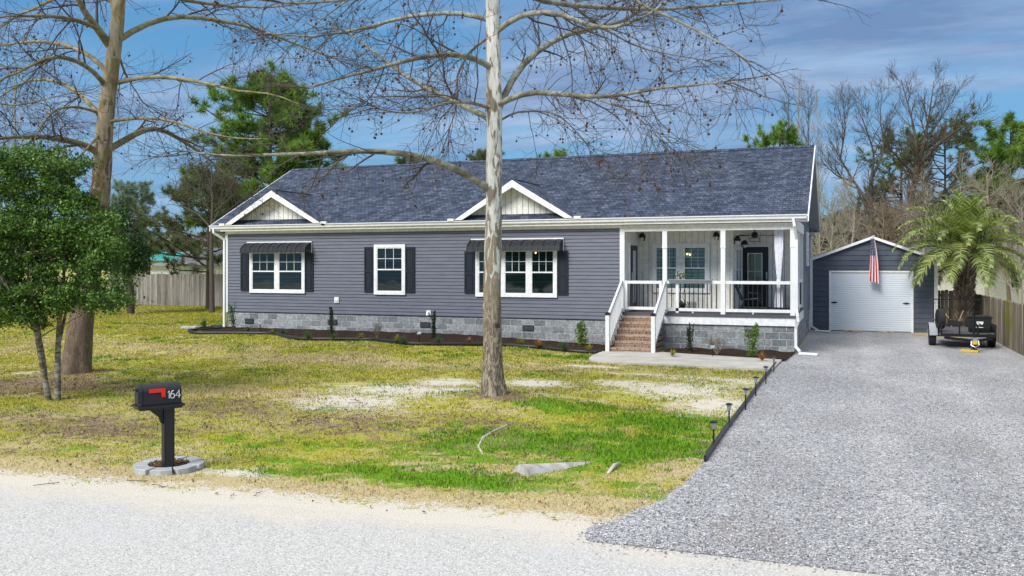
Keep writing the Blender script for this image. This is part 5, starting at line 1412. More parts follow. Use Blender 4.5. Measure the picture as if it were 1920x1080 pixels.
m = MB(); m.cyl((tx, ty + .12, .10), (tx, ty + .12, 1.12), .035); m.cyl((tx, ty + .12, 1.12), (tx, ty + .12, 1.22), .05); m.box(tx - .09, tx + .09, ty + .03, ty + .21, .08, .10)
m.bar((tx, ty + .12, 1.18), (tx + .14, ty + .08, 1.2), .02, .02); m.build('jack', MATS['black_metal'], tr)
m = MB(); m.tube([(tx - .09, ty - .15, .34), (tx - .10, ty - .2, .22), (tx, ty - .24, .18), (tx + .1, ty - .2, .24), (tx + .09, ty - .12, .36)], .022, 6); m.build('safety_chain', MATS['galv'], tr)
m = MB(); m.box(tx - .07, tx + .05, ty - .27, ty - .225, TZ - .16, TZ - .06); m.build('coupler_lock', MATS['yellow_paint'], tr)
m = MB(Matrix.Translation((tx - .1, ty - .02, .045)) @ Matrix.Rotation(-.35, 4, 'Z')); m.box(-.26, .22, -.09, .09, -.035, .035)
tag(m.build('yellow_block', MATS['yellow_paint'], bevel=.01), 'yellow wooden block on the gravel under the trailer jack', 'wood block')
# black bin with a pale emblem standing in the trailer
bnx = TX1 - .40; bny = TY0 + .42; z0 = TZ + .082
bn = thing('storage_bin', 'black lidded bin with a small white emblem, standing in the trailer', 'bin', (bnx, bny, z0))
m = MB(); hb = .46
a_ = [(-.27, -.2), (.27, -.2), (.27, .2), (-.27, .2)]; b_ = [(-.33, -.25), (.33, -.25), (.33, .25), (-.33, .25)]
m.add([(bnx + x, bny + y, z0) for x, y in a_] + [(bnx + x, bny + y, z0 + hb) for x, y in b_], [(3, 2, 1, 0), (4, 5, 6, 7), (0, 1, 5, 4), (1, 2, 6, 5), (2, 3, 7, 6), (3, 0, 4, 7)]); m.build('body', MATS['blackthing'], bn, bevel=.015)
m = MB(); m.box(bnx - .36, bnx + .36, bny - .28, bny + .28, z0 + hb + .001, z0 + hb + .035); m.box(bnx - .30, bnx + .30, bny - .22, bny + .22, z0 + hb + .036, z0 + hb + .06); m.build('lid', MATS['blackthing'], bn, bevel=.008)
m = MB(); zc_ = z0 + .27; fy = bny - .245
for p in ([(-.10, .07), (.10, .07), (.09, .04), (-.09, .04)], [(-.10, .032), (-.05, .032), (.01, -.06), (-.02, -.075)], [(-.025, .032), (.10, .032), (.05, -.04), (.02, -.03), (.045, .005), (-.005, .005)], [(-.11, -.10), (.09, -.10), (.09, -.118), (-.11, -.118)]):
    m.prism([(bnx + x, fy - .0 + (.27 - (.27 + z)) * .0, zc_ + z) for x, z in p], (0, -.008, 0))
m.build('emblem', MATS['white_plain'], bn)
# hand cart behind the trailer
hx, hy = Q(1781, 600, 35.3).x, 35.3
hc = thing('hand_cart', 'small two handled cart with a dark wheel behind the trailer by the palm', 'cart', (hx, hy, 0))
wheel(hx - .05, hy, .2, .20, .07, hc, ax=(.5, 1, 0))
m = MB(); m.tube([(hx - .05, hy + .0, .2), (hx + .25, hy + .1, .45), (hx + .45, hy + .1, .95)], .02, 6); m.tube([(hx - .05, hy - .1, .2), (hx + .1, hy, .50), (hx - .2, hy, .9)], .02, 6); m.build('handle', MATS['raw_wood'], hc)
m = MB(); m.prism([(hx - .1, hy - .05, .38), (hx + .3, hy - .05, .28), (hx + .42, hy - .05, .55), (hx - .05, hy - .05, .62)], (0, .3, 0)); m.build('tray', MATS['blackthing'], hc)
# splash blocks at the downspouts
m = MB(); a = P(1470, 664.5) ; m.prism([(XR + .10, YF - .42, .02), (XR + .62, YF - .55, .02), (XR + .66, YF - .36, .02), (XR + .12, YF - .10, .02)], (0, 0, .06))
tag(m.build('splash_block', MATS['white_trim'], bevel=.01), 'white splash block on the gravel below the front corner downspout', 'splash block')
m = MB(); m.prism([(XR + .20, YB - .5, .02), (XR + .75, YB - .62, .02), (XR + .78, YB - .42, .02), (XR + .2, YB - .28, .02)], (0, 0, .06))
tag(m.build('splash_block', MATS['white_trim'], bevel=.01), 'white splash block at the rear downspout beside the garage', 'splash block')
a = PG(357, 616); m = MB(); m.prism([(a.x - .30, a.y - .2, .2), (a.x + .35, a.y - .15, .2), (a.x + .35, a.y + .2, .2), (a.x - .3, a.y + .12, .2)], (0, 0, .10))
tag(m.build('splash_block', MATS['paver_stone'], bevel=.015), 'grey splash block on the grass at the left end of the bed', 'splash block')
m = MB(); q = [Vector((XL - .1, YF - .18, .30)), PG(405, 614, .06), PG(372, 615, .06)]; m.tube(smoothline(q, 16), .05, 8)
tag(m.build('drain_hose', MATS['black_paint'], smooth=True), 'black corrugated drain hose at the left corner downspout', 'hose')
# ================================================================= path lights
def path_light(px, py, label, h=.40):
    p = P(px, py); l = thing('path_light', label, 'garden light', (p.x, p.y, 0), group='solar stake lights along the drive')
    m = MB(); m.cyl((p.x, p.y, -.03), (p.x, p.y, h - .12), .012, n=8); m.build('stake', MATS['black_metal'], l)
    m = MB(); m.lathe([(.025, h - .12), (.038, h - .03)], 10, (p.x, p.y, 0)); m.build('lens', MATS['galv'], l)
    m = MB(); m.lathe([(.055, h - .03), (.058, h - .015), (.02, h)], 12, (p.x, p.y, 0)); m.build('cap', MATS['black_metal'], l)
nm_ = ['nearest the road', 'second from the road', 'third from the road', 'fourth from the road', 'fifth from the road', 'at the corner of the concrete path']
for i, (px, py) in enumerate([(1338, 842), (1367, 803), (1398, 770), (1417, 744), (1436, 721), (1451, 699)]):
    path_light(px, py, 'black solar stake light along the drive edge, ' + nm_[i])
def spot(px, py, label, z0=.08):
    p = PG(px, py, .08); z0 = p.z; l = thing('spot_light', label, 'garden light', (p.x, p.y, z0), group='solar spotlights in the beds')
    m = MB(); m.cyl((p.x, p.y, z0 - .03), (p.x, p.y, z0 + .20), .012, n=8); m.build('stake', MATS['black_metal'], l)
    m = MB(); m.bar((p.x, p.y - .04, z0 + .21), (p.x, p.y + .05, z0 + .27), .12, .03); m.build('solar_panel', MATS['galv'], l)
spot(488, 620, 'small solar spotlight in the mulch bed under the left double window')
spot(786, 640, 'small solar spotlight in the mulch bed beside the dark column shrub')
spot(1336, 667, 'small solar spotlight in the mulch between path and porch')
# ================================================================= bed plants
def blades(c, n, L, w, m_, parent, nm, arch_=.8, up=1.2):
    c = np.array(c); K = 4
    a = rng.uniform(0, 6.283, n); el = rng.uniform(.15, 1.2, n) * arch_; l = L * rng.uniform(.6, 1.1, n)
    vs = []; 
    d = np.stack([np.cos(a) * np.sin(el), np.sin(a) * np.sin(el), np.cos(el)], 1); pos = np.repeat(c[None], n, 0) + d * .01
    s_ = np.stack([-np.sin(a), np.cos(a), 0 * a], 1)
    rows = []
    for k in range(K + 1):
        ww = w * (1 - (k / K) ** 1.5) * .5 + .0008; rows.append(pos - s_ * ww); rows.append(pos + s_ * ww)
        pos = pos + d * (l / K)[:, None]; d = nrm(d + np.array([0, 0, -.28 * arch_]))
    v = np.stack(rows, 1).reshape(-1, 3); b = (np.arange(n) * (2 * K + 2))[:, None]
    f = np.concatenate([b + np.array([[2 * k, 2 * k + 1, 2 * k + 3, 2 * k + 2]]) for k in range(K)], 0)
    return npmesh(nm, v, f, m_, parent)
def tuft(px, py, L, m_, label, cat='plant', n=60, w=.02, nm='grass_tuft', grp='small tufts in the beds', arch_=.9):
    p = PG(px, py, .08); t_ = thing(nm, label, cat, p, group=grp); blades((p.x, p.y, p.z + .005), n, L, w, m_, t_, 'blades', arch_); return t_
tuft(383, 614, .42, 'tuft_green', 'young green palm like plant at the left end of the bed', n=46, w=.035, nm='young_palm', grp=None, arch_=.75)
tuft(466, 622, .26, 'tuft_green', 'low green tuft right of the tall corner shrub')
tuft(510, 624, .14, 'tuft_gold', 'tiny straw coloured tuft between the first two green tufts', n=30)
tuft(531, 626, .25, 'tuft_green', 'low green tuft below the right shutter of the left window')
tuft(577, 634, .30, 'tuft_green', 'fuller green tuft near the bend in the edging')
tuft(625, 636, .26, 'tuft_green', 'green tuft at the foot of the left column shrub')
tuft(677, 634, .20, 'tuft_gold', 'small gold tuft left of the dry twiggy plant')
tuft(744, 640, .22, 'tuft_gold', 'yellow green tuft touching a green tuft under the middle window')
tuft(755, 642, .25, 'tuft_green', 'green tuft beside the yellow green one under the middle window')
tuft(822, 643, .28, 'tuft_green', 'green tuft at the foot of the right column shrub')
tuft(880, 643, .20, 'tuft_rust', 'orange brown tuft left of the pale tree trunk')
tuft(977, 646, .26, 'tuft_gold', 'golden tuft just right of the pale tree trunk', n=70)
tuft(1010, 650, .30, 'tuft_rust', 'rusty tuft under the foundation vent', n=70)
tuft(1056, 655, .32, 'tuft_green', 'broad green tuft left of the bright shrub', n=80)
tuft(1104, 658, .24, 'tuft_gold', 'golden tuft beside the brick steps', n=50)
tuft(1261, 668, .25, 'tuft_gold', 'golden tuft right of the steps, by the path')
tuft(1429, 676, .28, 'tuft_rust', 'orange red tuft by the path under the porch corner', n=70)
def shrub(px, py, h, w, m_, label, n=500, leaf=.05, stems=3, nm='shrub', leaf_lo=.15, grp=None, tall=False, twigs=None):
    p = PG(px, py, .08); zg = p.z; t_ = thing(nm, label, 'shrub', p, group=grp)
    L = []; st = []
    for k in range(stems):
        a = R.uniform(0, 6.28); top = np.array([p.x + math.cos(a) * w * R.uniform(.1, .9), p.y + math.sin(a) * w * .5, zg + h * R.uniform(.75, 1.0)])
        pts, rr = poly1([(p.x, p.y, zg - .02), (p.x + (top[0] - p.x) * .6, p.y, zg + h * .4), tuple(top)], [.014, .004], 7); L.append(pts); st.append(rr)
    L = np.array(L); st = np.array(st); v, f = tubes(L, st, 5); parts = [(v, f)]
    if twigs: tp, tr_ = spawn(L, st, twigs, (.12, .3), (20, 60), up=.6); parts.append(tubes(tp, tr_, 3)); t2, tr2 = spawn(tp, tr_, 4, (.06, .16), (20, 60), up=.5, minr=.0025); parts.append(tubes(t2, tr2, 3))
    v, f = join(parts); npmesh('stems', v, f, 'twig_brown' if twigs else 'bark_dark', t_)
    if n:
        k = rng.integers(0, stems, n); s = rng.uniform(leaf_lo, 1, n) * 6; i0 = np.clip(s.astype(int), 0, 5); fr = (s - i0)[:, None]
        c = L[k, i0] * (1 - fr) + L[k, i0 + 1] * fr
        c += rng.normal(size=(n, 3)) * np.array([w, w, .05]) * (.36 * (1.25 - s / 6))[:, None]
        v, f = leafcards(c, leaf, up=.8); npmesh('foliage', v, f, m_, t_)
    return t_
shrub(438, 617, .95, .20, 'mid_leaf', 'tall leafy shrub with two leaders at the left house corner', 520, .055, 4)
shrub(622, 629, .98, .10, 'dark_column', 'narrow dark column shrub under the left vent', 900, .05, 5, nm='column_shrub', leaf_lo=.05)
shrub(813, 634, .88, .10, 'dark_column', 'narrow dark column shrub beside the white vent hood', 900, .05, 5, nm='column_shrub', leaf_lo=.05)
shrub(706, 634, .38, .22, 'tuft_gold', 'dry twiggy half bare plant between the windows', 40, .03, 6, twigs=6)
shrub(1090, 648, .80, .26, 'lime_leaf', 'bushy bright green shrub left of the steps', 800, .07, 6, leaf_lo=.1)
shrub(1293, 660, .85, .13, 'dark_column', 'dark column shrub with bare purple tips in the porch bed', 900, .05, 6, nm='column_shrub', leaf_lo=.03)
shrub(1344, 664, .45, .30, 'tuft_gold', 'bare twiggy plant in the porch bed behind the solar spotlight', 40, .03, 7, twigs=7)
shrub(1409, 668, .98, .20, 'lime_leaf', 'upright green shrub in front of the porch foundation vent', 700, .06, 5, leaf_lo=.05)
# security camera strapped on the trunk is added with the tree
# ================================================================= trees
def camdepth(p): return -p.x * ST + p.y * CT
def limbset(Zt, traces, K=14):
    """traces: list of ([(px,py,dz)...], r0, r1) measured at camera depth Zt + dz"""
    out = []; rr = []
    for pts, r0, r1 in traces:
        r1 = min(r1, .016); q, r = poly1([tuple(C(px, py, Zt + dz)) for px, py, dz in pts], [r0, (r0 * .75 + r1 * .25), r0 * .35 + r1 * .65, r1], K)
        q = q + np.cumsum(rng.normal(size=q.shape) * .012, axis=0) * np.linspace(0, 1, K)[:, None]
        out.append(q); rr.append(r)
    return np.array(out), np.array(rr)
def sycamore(name, label, base_px, trunk, r0, r1, traces, barkm, limbm, twm, seeds, m2=9, extra=None, grp=None, L2=(.9, 2.2), foot=1.0):
    b = P(*base_px); Zt = camdepth(b); t_ = thing(name, label, 'tree', (b.x, b.y, 0), group=grp)
    q, _ = poly1([tuple(C(px, py, Zt)) for px, py in trunk], [1, 1], 46)
    n = 28; s = np.linspace(0, 1, len(q)); base_r = r0 * (1 - s) + r1 * s
    flare = 1 + .55 * foot * np.exp(-s * 38) + .12 * np.exp(-s * 9)
    vs = []
    for i in range(len(q)):
        a = np.arange(n) * 2 * np.pi / n
        rad_ = base_r[i] * flare[i] * (1 + .05 * np.sin(a * 3 + i * .4) + .035 * np.sin(a * 5 + i * .9 + 1) + .10 * np.exp(-s[i] * 30) * np.sin(a * 5 + 1) + .025 * rng.normal(size=n))
        vs.append(np.stack([q[i, 0] + rad_ * np.cos(a), q[i, 1] + rad_ * np.sin(a), np.full(n, q[i, 2])], 1))
    v = np.concatenate(vs); idx = np.arange(len(q) * n).reshape(len(q), n)
    f = np.stack([idx[:-1], np.roll(idx[:-1], -1, 1), np.roll(idx[1:], -1, 1), idx[1:]], -1).reshape(-1, 4)
    npmesh('trunk', v, f, barkm, t_, smooth=True)
    P1, R1 = limbset(Zt, traces)
    for i in range(len(P1)):
        v, f = tubes(P1[i:i + 1], R1[i:i + 1], 9); npmesh('limb', v, f, limbm, t_, smooth=True)
    P2, R2 = spawn(P1, R1, m2, L2, (25, 70), up=-.15, wig=.13, rf=.42, t0=.18, K=9, tip=.3, minr=.005)
    P3, R3 = spawn(P2, R2, 7, (.45, 1.2), (25, 65), up=.1, wig=.17, rf=.5, t0=.12, K=7, minr=.0035)
    P4, R4 = spawn(P3, R3, 3, (.15, .42), (25, 70), up=.1, wig=.15, rf=.6, t0=.2, K=5, minr=.0025)
    EP, ER = spawn(P1, R1, 3, (.8, 1.6), (8, 30), up=0, wig=.12, rf=.9, t0=.93, K=8, tip=.2, minr=.004, taper_len=0)
    E2, F2 = spawn(EP, ER, 7, (.4, 1.0), (25, 60), up=.1, wig=.16, rf=.5, t0=.1, K=6, minr=.003)
    v, f = join([tubes(P2, R2, 5), tubes(P3, R3, 4), tubes(P4, R4, 3), tubes(EP, ER, 5), tubes(E2, F2, 3)]); npmesh('crown', v, f, twm, t_)
    # hanging seed balls
    if seeds:
        ends = P3[:, -1]; pick = ends[rng.integers(0, len(ends), seeds)]
        hang = pick + np.array([0, 0, -1]) * rng.uniform(.05, .16, (seeds, 1)) + rng.normal(size=(seeds, 3)) * .02
        Zc = -hang[:, 0] * ST + hang[:, 1] * CT; px_ = 960 + FPX * (hang[:, 0] * CT + hang[:, 1] * ST) / Zc; py_ = 498 - FPX * (hang[:, 2] - CH) / Zc
        inv = (px_ > 0) & (px_ < 1920) & (py_ > 0); hang = hang[inv]; pick = pick[inv]; Zc = Zc[inv]
        o_ = np.argsort(Zc); hang = hang[o_]; pick = pick[o_]
        sm = MB(); sm.sphere((0, 0, 0), .022, 7, 5); 
        sm.add([(-.002, 0, .02), (.002, 0, .02), (.002, 0, .11), (-.002, 0, .11)], [(0, 1, 2, 3)])
        first = None
        for i in range(min(100, len(hang))):
            if first is None: ob = sm.build('seed_ball', MATS['seed_ball'], t_, world=False); first = ob
            else: ob = first.copy(); COL.objects.link(ob); ob.parent = t_
            ob.location = Vector(hang[i]) - t_.location
        rest = hang[100:]
        if len(rest):
            mv = np.array(sm.v); mf = [f_ for f_ in sm.f]; nv = len(mv)
            vv = (rest[:, None, :] + mv[None]).reshape(-1, 3); q4 = np.array([f_ for f_ in mf if len(f_) == 4])
            ff = (q4[None] + (np.arange(len(rest)) * nv)[:, None, None]).reshape(-1, 4)
            npmesh('small_seed_balls', vv, ff, 'seed_ball', t_, kind='stuff')
    return t_, P1, R1
# ---- pale sycamore in front of the house
TR = [(925, 762), (924, 740), (923, 600), (924, 480), (926, 400), (926, 300), (927, 150), (924, 20), (922, -160), (920, -420)]
tc_ = [
 ([(925, 360, 0), (905, 345, -.1), (870, 318, -.3), (810, 297, -.5), (740, 285, -.6), (660, 283, -.7), (560, 297, -.8), (480, 300, -.9), (400, 300, -.9), (330, 290, -.8)], .072, .009),
 ([(925, 228, 0), (900, 210, .3), (850, 190, .7), (790, 160, 1.1), (740, 130, 1.5), (700, 90, 1.8), (650, 50, 2.1)], .060, .015),
 ([(926, 130, 0), (895, 108, -.3), (840, 98, -.8), (780, 110, -1.2), (720, 125, -1.5), (650, 145, -1.8), (600, 160, -2), (555, 172, -2)], .060, .012),
 ([(924, 205, 0), (880, 190, -.5), (830, 195, -1), (780, 215, -1.4), (730, 222, -1.6), (700, 210, -1.8)], .036, .01),
 ([(930, 60, 0), (880, 95, .5), (850, 150, .8), (865, 180, .9), (840, 240, 1.0)], .030, .01),
 ([(926, 40, 0), (860, 20, .5), (760, 30, 1), (660, 60, 1.3), (560, 70, 1.5), (480, 60, 1.6)], .050, .012),
 ([(930, 60, 0), (950, 40, -.2), (985, 22, -.4), (1040, 22, -.7), (1080, 40, -1), (1120, 60, -1.3), (1200, 40, -1.6), (1260, -10, -1.9)], .055, .018),
 ([(930, 215, 0), (950, 170, .2), (965, 130, .4), (1000, 100, .6), (1050, 65, .9), (1110, 52, 1.1), (1170, 50, 1.4), (1230, 0, 1.7), (1270, -40, 2)], .070, .02),
 ([(928, 200, 0), (960, 178, -.3), (1000, 170, -.6), (1060, 178, -1.0), (1130, 188, -1.4), (1180, 175, -1.6), (1240, 165, -1.8), (1310, 165, -2), (1370, 160, -2.2)], .060, .012),
 ([(930, -40, 0), (1000, 10, .5), (1080, 8, 1), (1170, 20, 1.4), (1270, 17, 1.8), (1370, 8, 2.1), (1450, 0, 2.3), (1540, -10, 2.5)], .060, .012),
 ([(1125, 188, -1.4), (1180, 205, -1.6), (1215, 235, -1.8), (1240, 262, -2)], .02, .008),
 ([(930, 230, 0), (975, 205, .4), (1040, 210, .8), (1080, 240, 1.1), (1115, 280, 1.3)], .022, .007),
 ([(928, -120, 0), (880, -60, -.6), (780, -20, -1.3), (700, -10, -1.8), (600, 10, -2.4), (500, 0, -2.8)], .05, .012),
 ([(928, -160, 0), (1000, -80, -.8), (1120, -30, -1.5), (1250, 30, -2.2), (1340, 80, -2.6), (1400, 120, -2.8)], .05, .01),
 ([(928, -80, 0), (1000, -40, 1.5), (1100, 30, 2.5), (1190, 90, 3.0), (1260, 100, 3.2), (1340, 110, 3.4)], .04, .01),
 ([(928, -220, 0), (860, -160, 1.5), (740, -60, 2.5), (620, 20, 3.2), (540, 90, 3.6)], .04, .01)]
syc, LP, LR = sycamore('sycamore_tree', 'pale mottled bare sycamore standing in front of the house', (925, 757), TR, .168, .110, tc_, 'sycamore_pale', 'limb_bark', 'twig', 620, m2=13, foot=1.5)
c = C(933, 611, camdepth(P(925, 757)) - .26)
m = MB(); m.box(c.x - .035, c.x + .035, c.y - .03, c.y + .04, c.z - .035, c.z + .04); m.cyl((c.x, c.y - .045, c.z), (c.x, c.y - .03, c.z), .018, n=10)
tag(m.build('trail_camera', MATS['blackthing']), 'small black box camera fixed low on the pale sycamore trunk', 'camera')
# ---- tan sycamore on the left
TR2 = [(140, 710), (143, 690), (150, 620), (163, 540), (176, 460), (186, 380), (193, 300), (200, 200), (212, 110), (222, 20), (226, -80), (230, -260)]
tc2 = [
 ([(190, 292, 0), (165, 272, -.3), (120, 262, -.8), (60, 258, -1.4), (0, 265, -2), (-60, 280, -2.4)], .085, .04),
 ([(195, 285, 0), (225, 268, .3), (255, 250, .6), (285, 232, .9), (300, 240, 1.0), (340, 260, 1.3), (400, 300, 1.8), (440, 345, 2)], .085, .012),
 ([(196, 230, 0), (250, 220, -.4), (310, 222, -.9), (370, 245, -1.4), (430, 262, -1.8), (500, 262, -2.2)], .04, .01),
 ([(186, 215, 0), (165, 190, .5), (130, 160, 1), (100, 150, 1.4), (50, 150, 2), (-20, 190, 2.8)], .060, .02),
 ([(200, 165, 0), (180, 135, -.4), (140, 110, -.9), (100, 100, -1.4), (40, 130, -2), (-30, 160, -2.6)], .060, .02),
 ([(203, 138, 0), (180, 108, .3), (130, 85, .8), (80, 78, 1.2), (20, 82, 1.8), (-40, 100, 2.4)], .06, .03),
 ([(205, 85, 0), (180, 50, -.3), (155, 20, -.6), (135, -20, -.9), (110, -80, -1.2)], .10, .06),
 ([(185, 55, -.3), (150, 38, -.7), (100, 30, -1.2), (40, 28, -1.8), (-20, 32, -2.4)], .055, .02),
 ([(222, 75, 0), (250, 55, .4), (300, 32, .9), (360, 30, 1.4), (420, 42, 1.9), (480, 55, 2.3), (560, 90, 2.8), (640, 120, 3.2)], .075, .014),
 ([(222, 155, 0), (260, 143, -.4), (330, 145, -1), (400, 158, -1.5), (450, 172, -1.9), (490, 165, -2.2), (560, 190, -2.6)], .055, .01),
 ([(180, 210, 0), (150, 200, -.6), (110, 198, -1), (85, 220, -1.3), (65, 250, -1.6), (50, 285, -1.8)], .035, .012),
 ([(222, 100, 0), (235, 140, .5), (250, 170, .8), (275, 200, 1.1)], .03, .01),
 ([(226, -40, 0), (270, -30, .6), (330, 0, 1.2), (400, 10, 1.8), (480, 20, 2.4), (560, 10, 3)], .06, .012),
 ([(226, -80, 0), (180, -40, .8), (100, 0, 1.6), (30, 30, 2.4), (-40, 80, 3)], .06, .012),
 ([(190, 250, 0), (140, 300, -1.4), (100, 320, -2), (70, 340, -2.4)], .03, .01),
 ([(214, 20, 0), (205, -10, .3), (190, -60, .6)], .05, .03),
 ([(-120, 60, 0), (-40, 100, .5), (20, 130, .8), (80, 190, 1.1), (120, 230, 1.3)], .03, .008),
 ([(-120, 160, -.6), (-40, 180, -.5), (20, 200, -.2), (90, 180, 0), (140, 165, 0)], .03, .008)]
sycamore('sycamore_tree', 'large tan and olive bare sycamore behind the green bush on the left', (143, 702), TR2, .285, .085, tc2, 'sycamore_tan', 'limb_olive', 'twig', 360, m2=10, L2=(1.0, 2.6), foot=.6)
# ---- leafy evergreen bush on the left, several stems
bp = P(100, 750); Zb = camdepth(bp)
bt = thing('evergreen_tree', 'leafy evergreen small tree with thin mottled stems at the left edge', 'tree', (bp.x, bp.y, 0))
stems = [([(92, 752, 0), (80, 690, -.1), (62, 610, -.2), (50, 540, -.3), (40, 460, -.4)], .055, .02), ([(108, 750, 0), (108, 690, 0), (110, 600, .1), (116, 540, .1), (120, 450, .2)], .065, .02), ([(88, 745, 0), (86, 680, .2), (72, 610, .3), (80, 500, .5)], .035, .015), ([(112, 640, .1), (130, 560, .4), (165, 500, .5), (200, 470, .5)], .03, .01), ([(60, 600, -.2), (10, 540, -.5), (-30, 480, -.6)], .03, .01)]
P1, R1 = limbset(Zb, stems, 12)
v, f = tubes(P1, R1, 9); npmesh('trunk', v, f, 'bush_bark', bt, smooth=True)
P2, R2 = spawn(P1, R1, 10, (.6, 1.4), (25, 75), up=.5, wig=.12, rf=.5, t0=.45, K=6)
v, f = tubes(P2, R2, 5); npmesh('branches', v, f, 'bush_bark', bt)
lobes = [(60, 350, 60, 55), (120, 320, 50, 34), (10, 330, 60, 45), (110, 400, 70, 60), (30, 430, 80, 60), (-30, 420, 80, 90), (170, 440, 50, 50), (90, 470, 90, 55), (190, 520, 48, 45), (150, 550, 50, 30), (215, 560, 26, 24), (40, 540, 60, 45), (-20, 530, 60, 60), (110, 560, 40, 30), (60, 590, 35, 22), (0, 580, 40, 30), (205, 440, 22, 30), (140, 370, 30, 30), (70, 300, 40, 25), (0, 295, 40, 20), (190, 480, 30, 26)]
cs = []
for (px, py, rx_, ry_) in lobes:
    n = int(30 * (rx_ * ry_ / 2500) ** .8) + 5
    for _ in range(n):
        d = rng.normal(size=3); d /= np.linalg.norm(d); r_ = rng.uniform(.5, 1.22)
        cs.append(C(px + d[0] * rx_ * r_, py + d[1] * ry_ * r_, Zb + d[2] * .9 * r_))
cs = np.array([list(c) for c in cs])
n = 84000; k = rng.integers(0, len(cs), n)
cc = cs[k] + rng.normal(size=(n, 3)) * np.array([.115, .115, .065]) * rng.uniform(.4, 1.3, (len(cs), 1))[k]
v, f = leafcards(cc, .060, asp=.6, up=.6); npmesh('crown', v, f, 'leaf_glossy', bt)
tws = nrm(rng.normal(size=(260, 3)) + np.array([0, 0, .4])); ci = rng.integers(0, len(cs), 260)
pp_ = cs[ci][:, None, :] + tws[:, None, :] * np.linspace(-.2, .45, 4)[None, :, None]; v, f = tubes(pp_, np.full((260, 4), .004), 3); npmesh('twigs', v, f, 'bark_dark', bt)
# ---- palm by the fence
pb_ = P(1808, 627); Zp = camdepth(pb_); px0, py0 = pb_.x, pb_.y
pl = thing('palm_tree', 'silvery green feather palm with a shaggy trunk beside the garage', 'palm', (px0, py0, 0))
zc = C(1808, 470, Zp).z
m = MB(); m.lathe([(.36, 0), (.27, .25), (.235, .6), (.24, 1.3), (.28, 1.9), (.30, zc - .45), (.14, zc + .1)], 24, (px0, py0, 0))
tk = m.build('trunk', MATS['palm_trunk'], pl)
m = MB(); k = 0
z = .05
while z < zc - .05:
    for j in range(9):
        a = j * 2 * math.pi / 9 + k * .37; r_ = .25 + .05 * max(0, (z - 1.2)) + (.12 * max(0, .35 - z)); d = Vector((math.cos(a), math.sin(a), 0)); s_ = Vector((-d.y, d.x, 0)); c = Vector((px0, py0, z))
        w = .075; L_ = .10 + .08 * min(1, z / 1.5) + R.uniform(-.02, .03)
        m.add([c + d * (r_ - .03) - s_ * w + Vector((0, 0, -.06)), c + d * (r_ - .03) + s_ * w + Vector((0, 0, -.06)), c + d * (r_ + L_ * .7) + s_ * .03 + Vector((0, 0, L_ + .06)), c + d * (r_ + L_ * .7) - s_ * .03 + Vector((0, 0, L_ + .06)), c + d * (r_ - .05) + s_ * .05 + Vector((0, 0, L_ + .02)), c + d * (r_ - .05) - s_ * .05 + Vector((0, 0, L_ + .02))], [(0, 1, 2, 3), (3, 2, 4, 5), (1, 4, 2), (0, 3, 5)])
    k += 1; z += .105
m.build('leaf_bases', MATS['palm_trunk'], tk, fix=False)
vs = []; fs = []; rachv = []
NF = 70
first = True
for q in range(NF):
    az = q * 2.39996 + R.uniform(-.2, .2); lev = q / NF                   # 0 = top, young; 1 = old, drooping
    el = rad(84 - 72 * lev + R.uniform(-6, 6)); L_ = R.uniform(2.2, 2.75) * (.85 + .25 * math.sin(lev * 3))
    d = Vector((math.cos(az) * math.cos(el), math.sin(az) * math.cos(el), math.sin(el))); c = Vector((px0, py0, zc - .10 - .22 * lev)) + d * .1
    pts = [c.copy()]; K = 24; drop = .040 + .026 * lev
    for i in range(K): c = c + d * (L_ / K); d = (d + Vector((0, 0, -drop - .003 * i))).normalized(); pts.append(c.copy())
    side = Vector((-math.sin(az), math.cos(az), 0)); vv = []; ff = []
    for i in range(2, K + 1):
        for sub in (0, .5):
            if i == K and sub: continue
            c = pts[i] if not sub else (pts[i] + pts[min(i + 1, K)]) / 2
            tn = (pts[min(i + 1, K)] - pts[i - 1]).normalized(); up = side.cross(tn); 
            if up.z < 0: up = -up
            ll = .52 * math.sin(math.pi * min(1, (i + sub) / K * .8 + .16)) + .06
            for s_ in (-1, 1):
                dd = (side * s_ * .72 + tn * .62 + up * (.42 - .25 * lev) + Vector((R.uniform(-.12, .12), R.uniform(-.12, .12), R.uniform(-.12, .12)))).normalized()
                w = .024; m1 = c + dd * ll * .55 + Vector((0, 0, -.01)); tp = c + dd * ll + Vector((0, 0, -.07 - .08 * lev)); b_ = len(vv)
                vv += [c - tn * w, c + tn * w, m1 + tn * w * .9, m1 - tn * w * .9, tp]; ff += [(b_, b_ + 1, b_ + 2, b_ + 3), (b_ + 3, b_ + 2, b_ + 4)]
    mm = MB().add(vv, ff); mm.tube(pts, [.017 * (1 - i / K * .8) for i in range(K + 1)], 4)
    mm.build('frond', MATS['palm_leaf'], pl, fix=False)
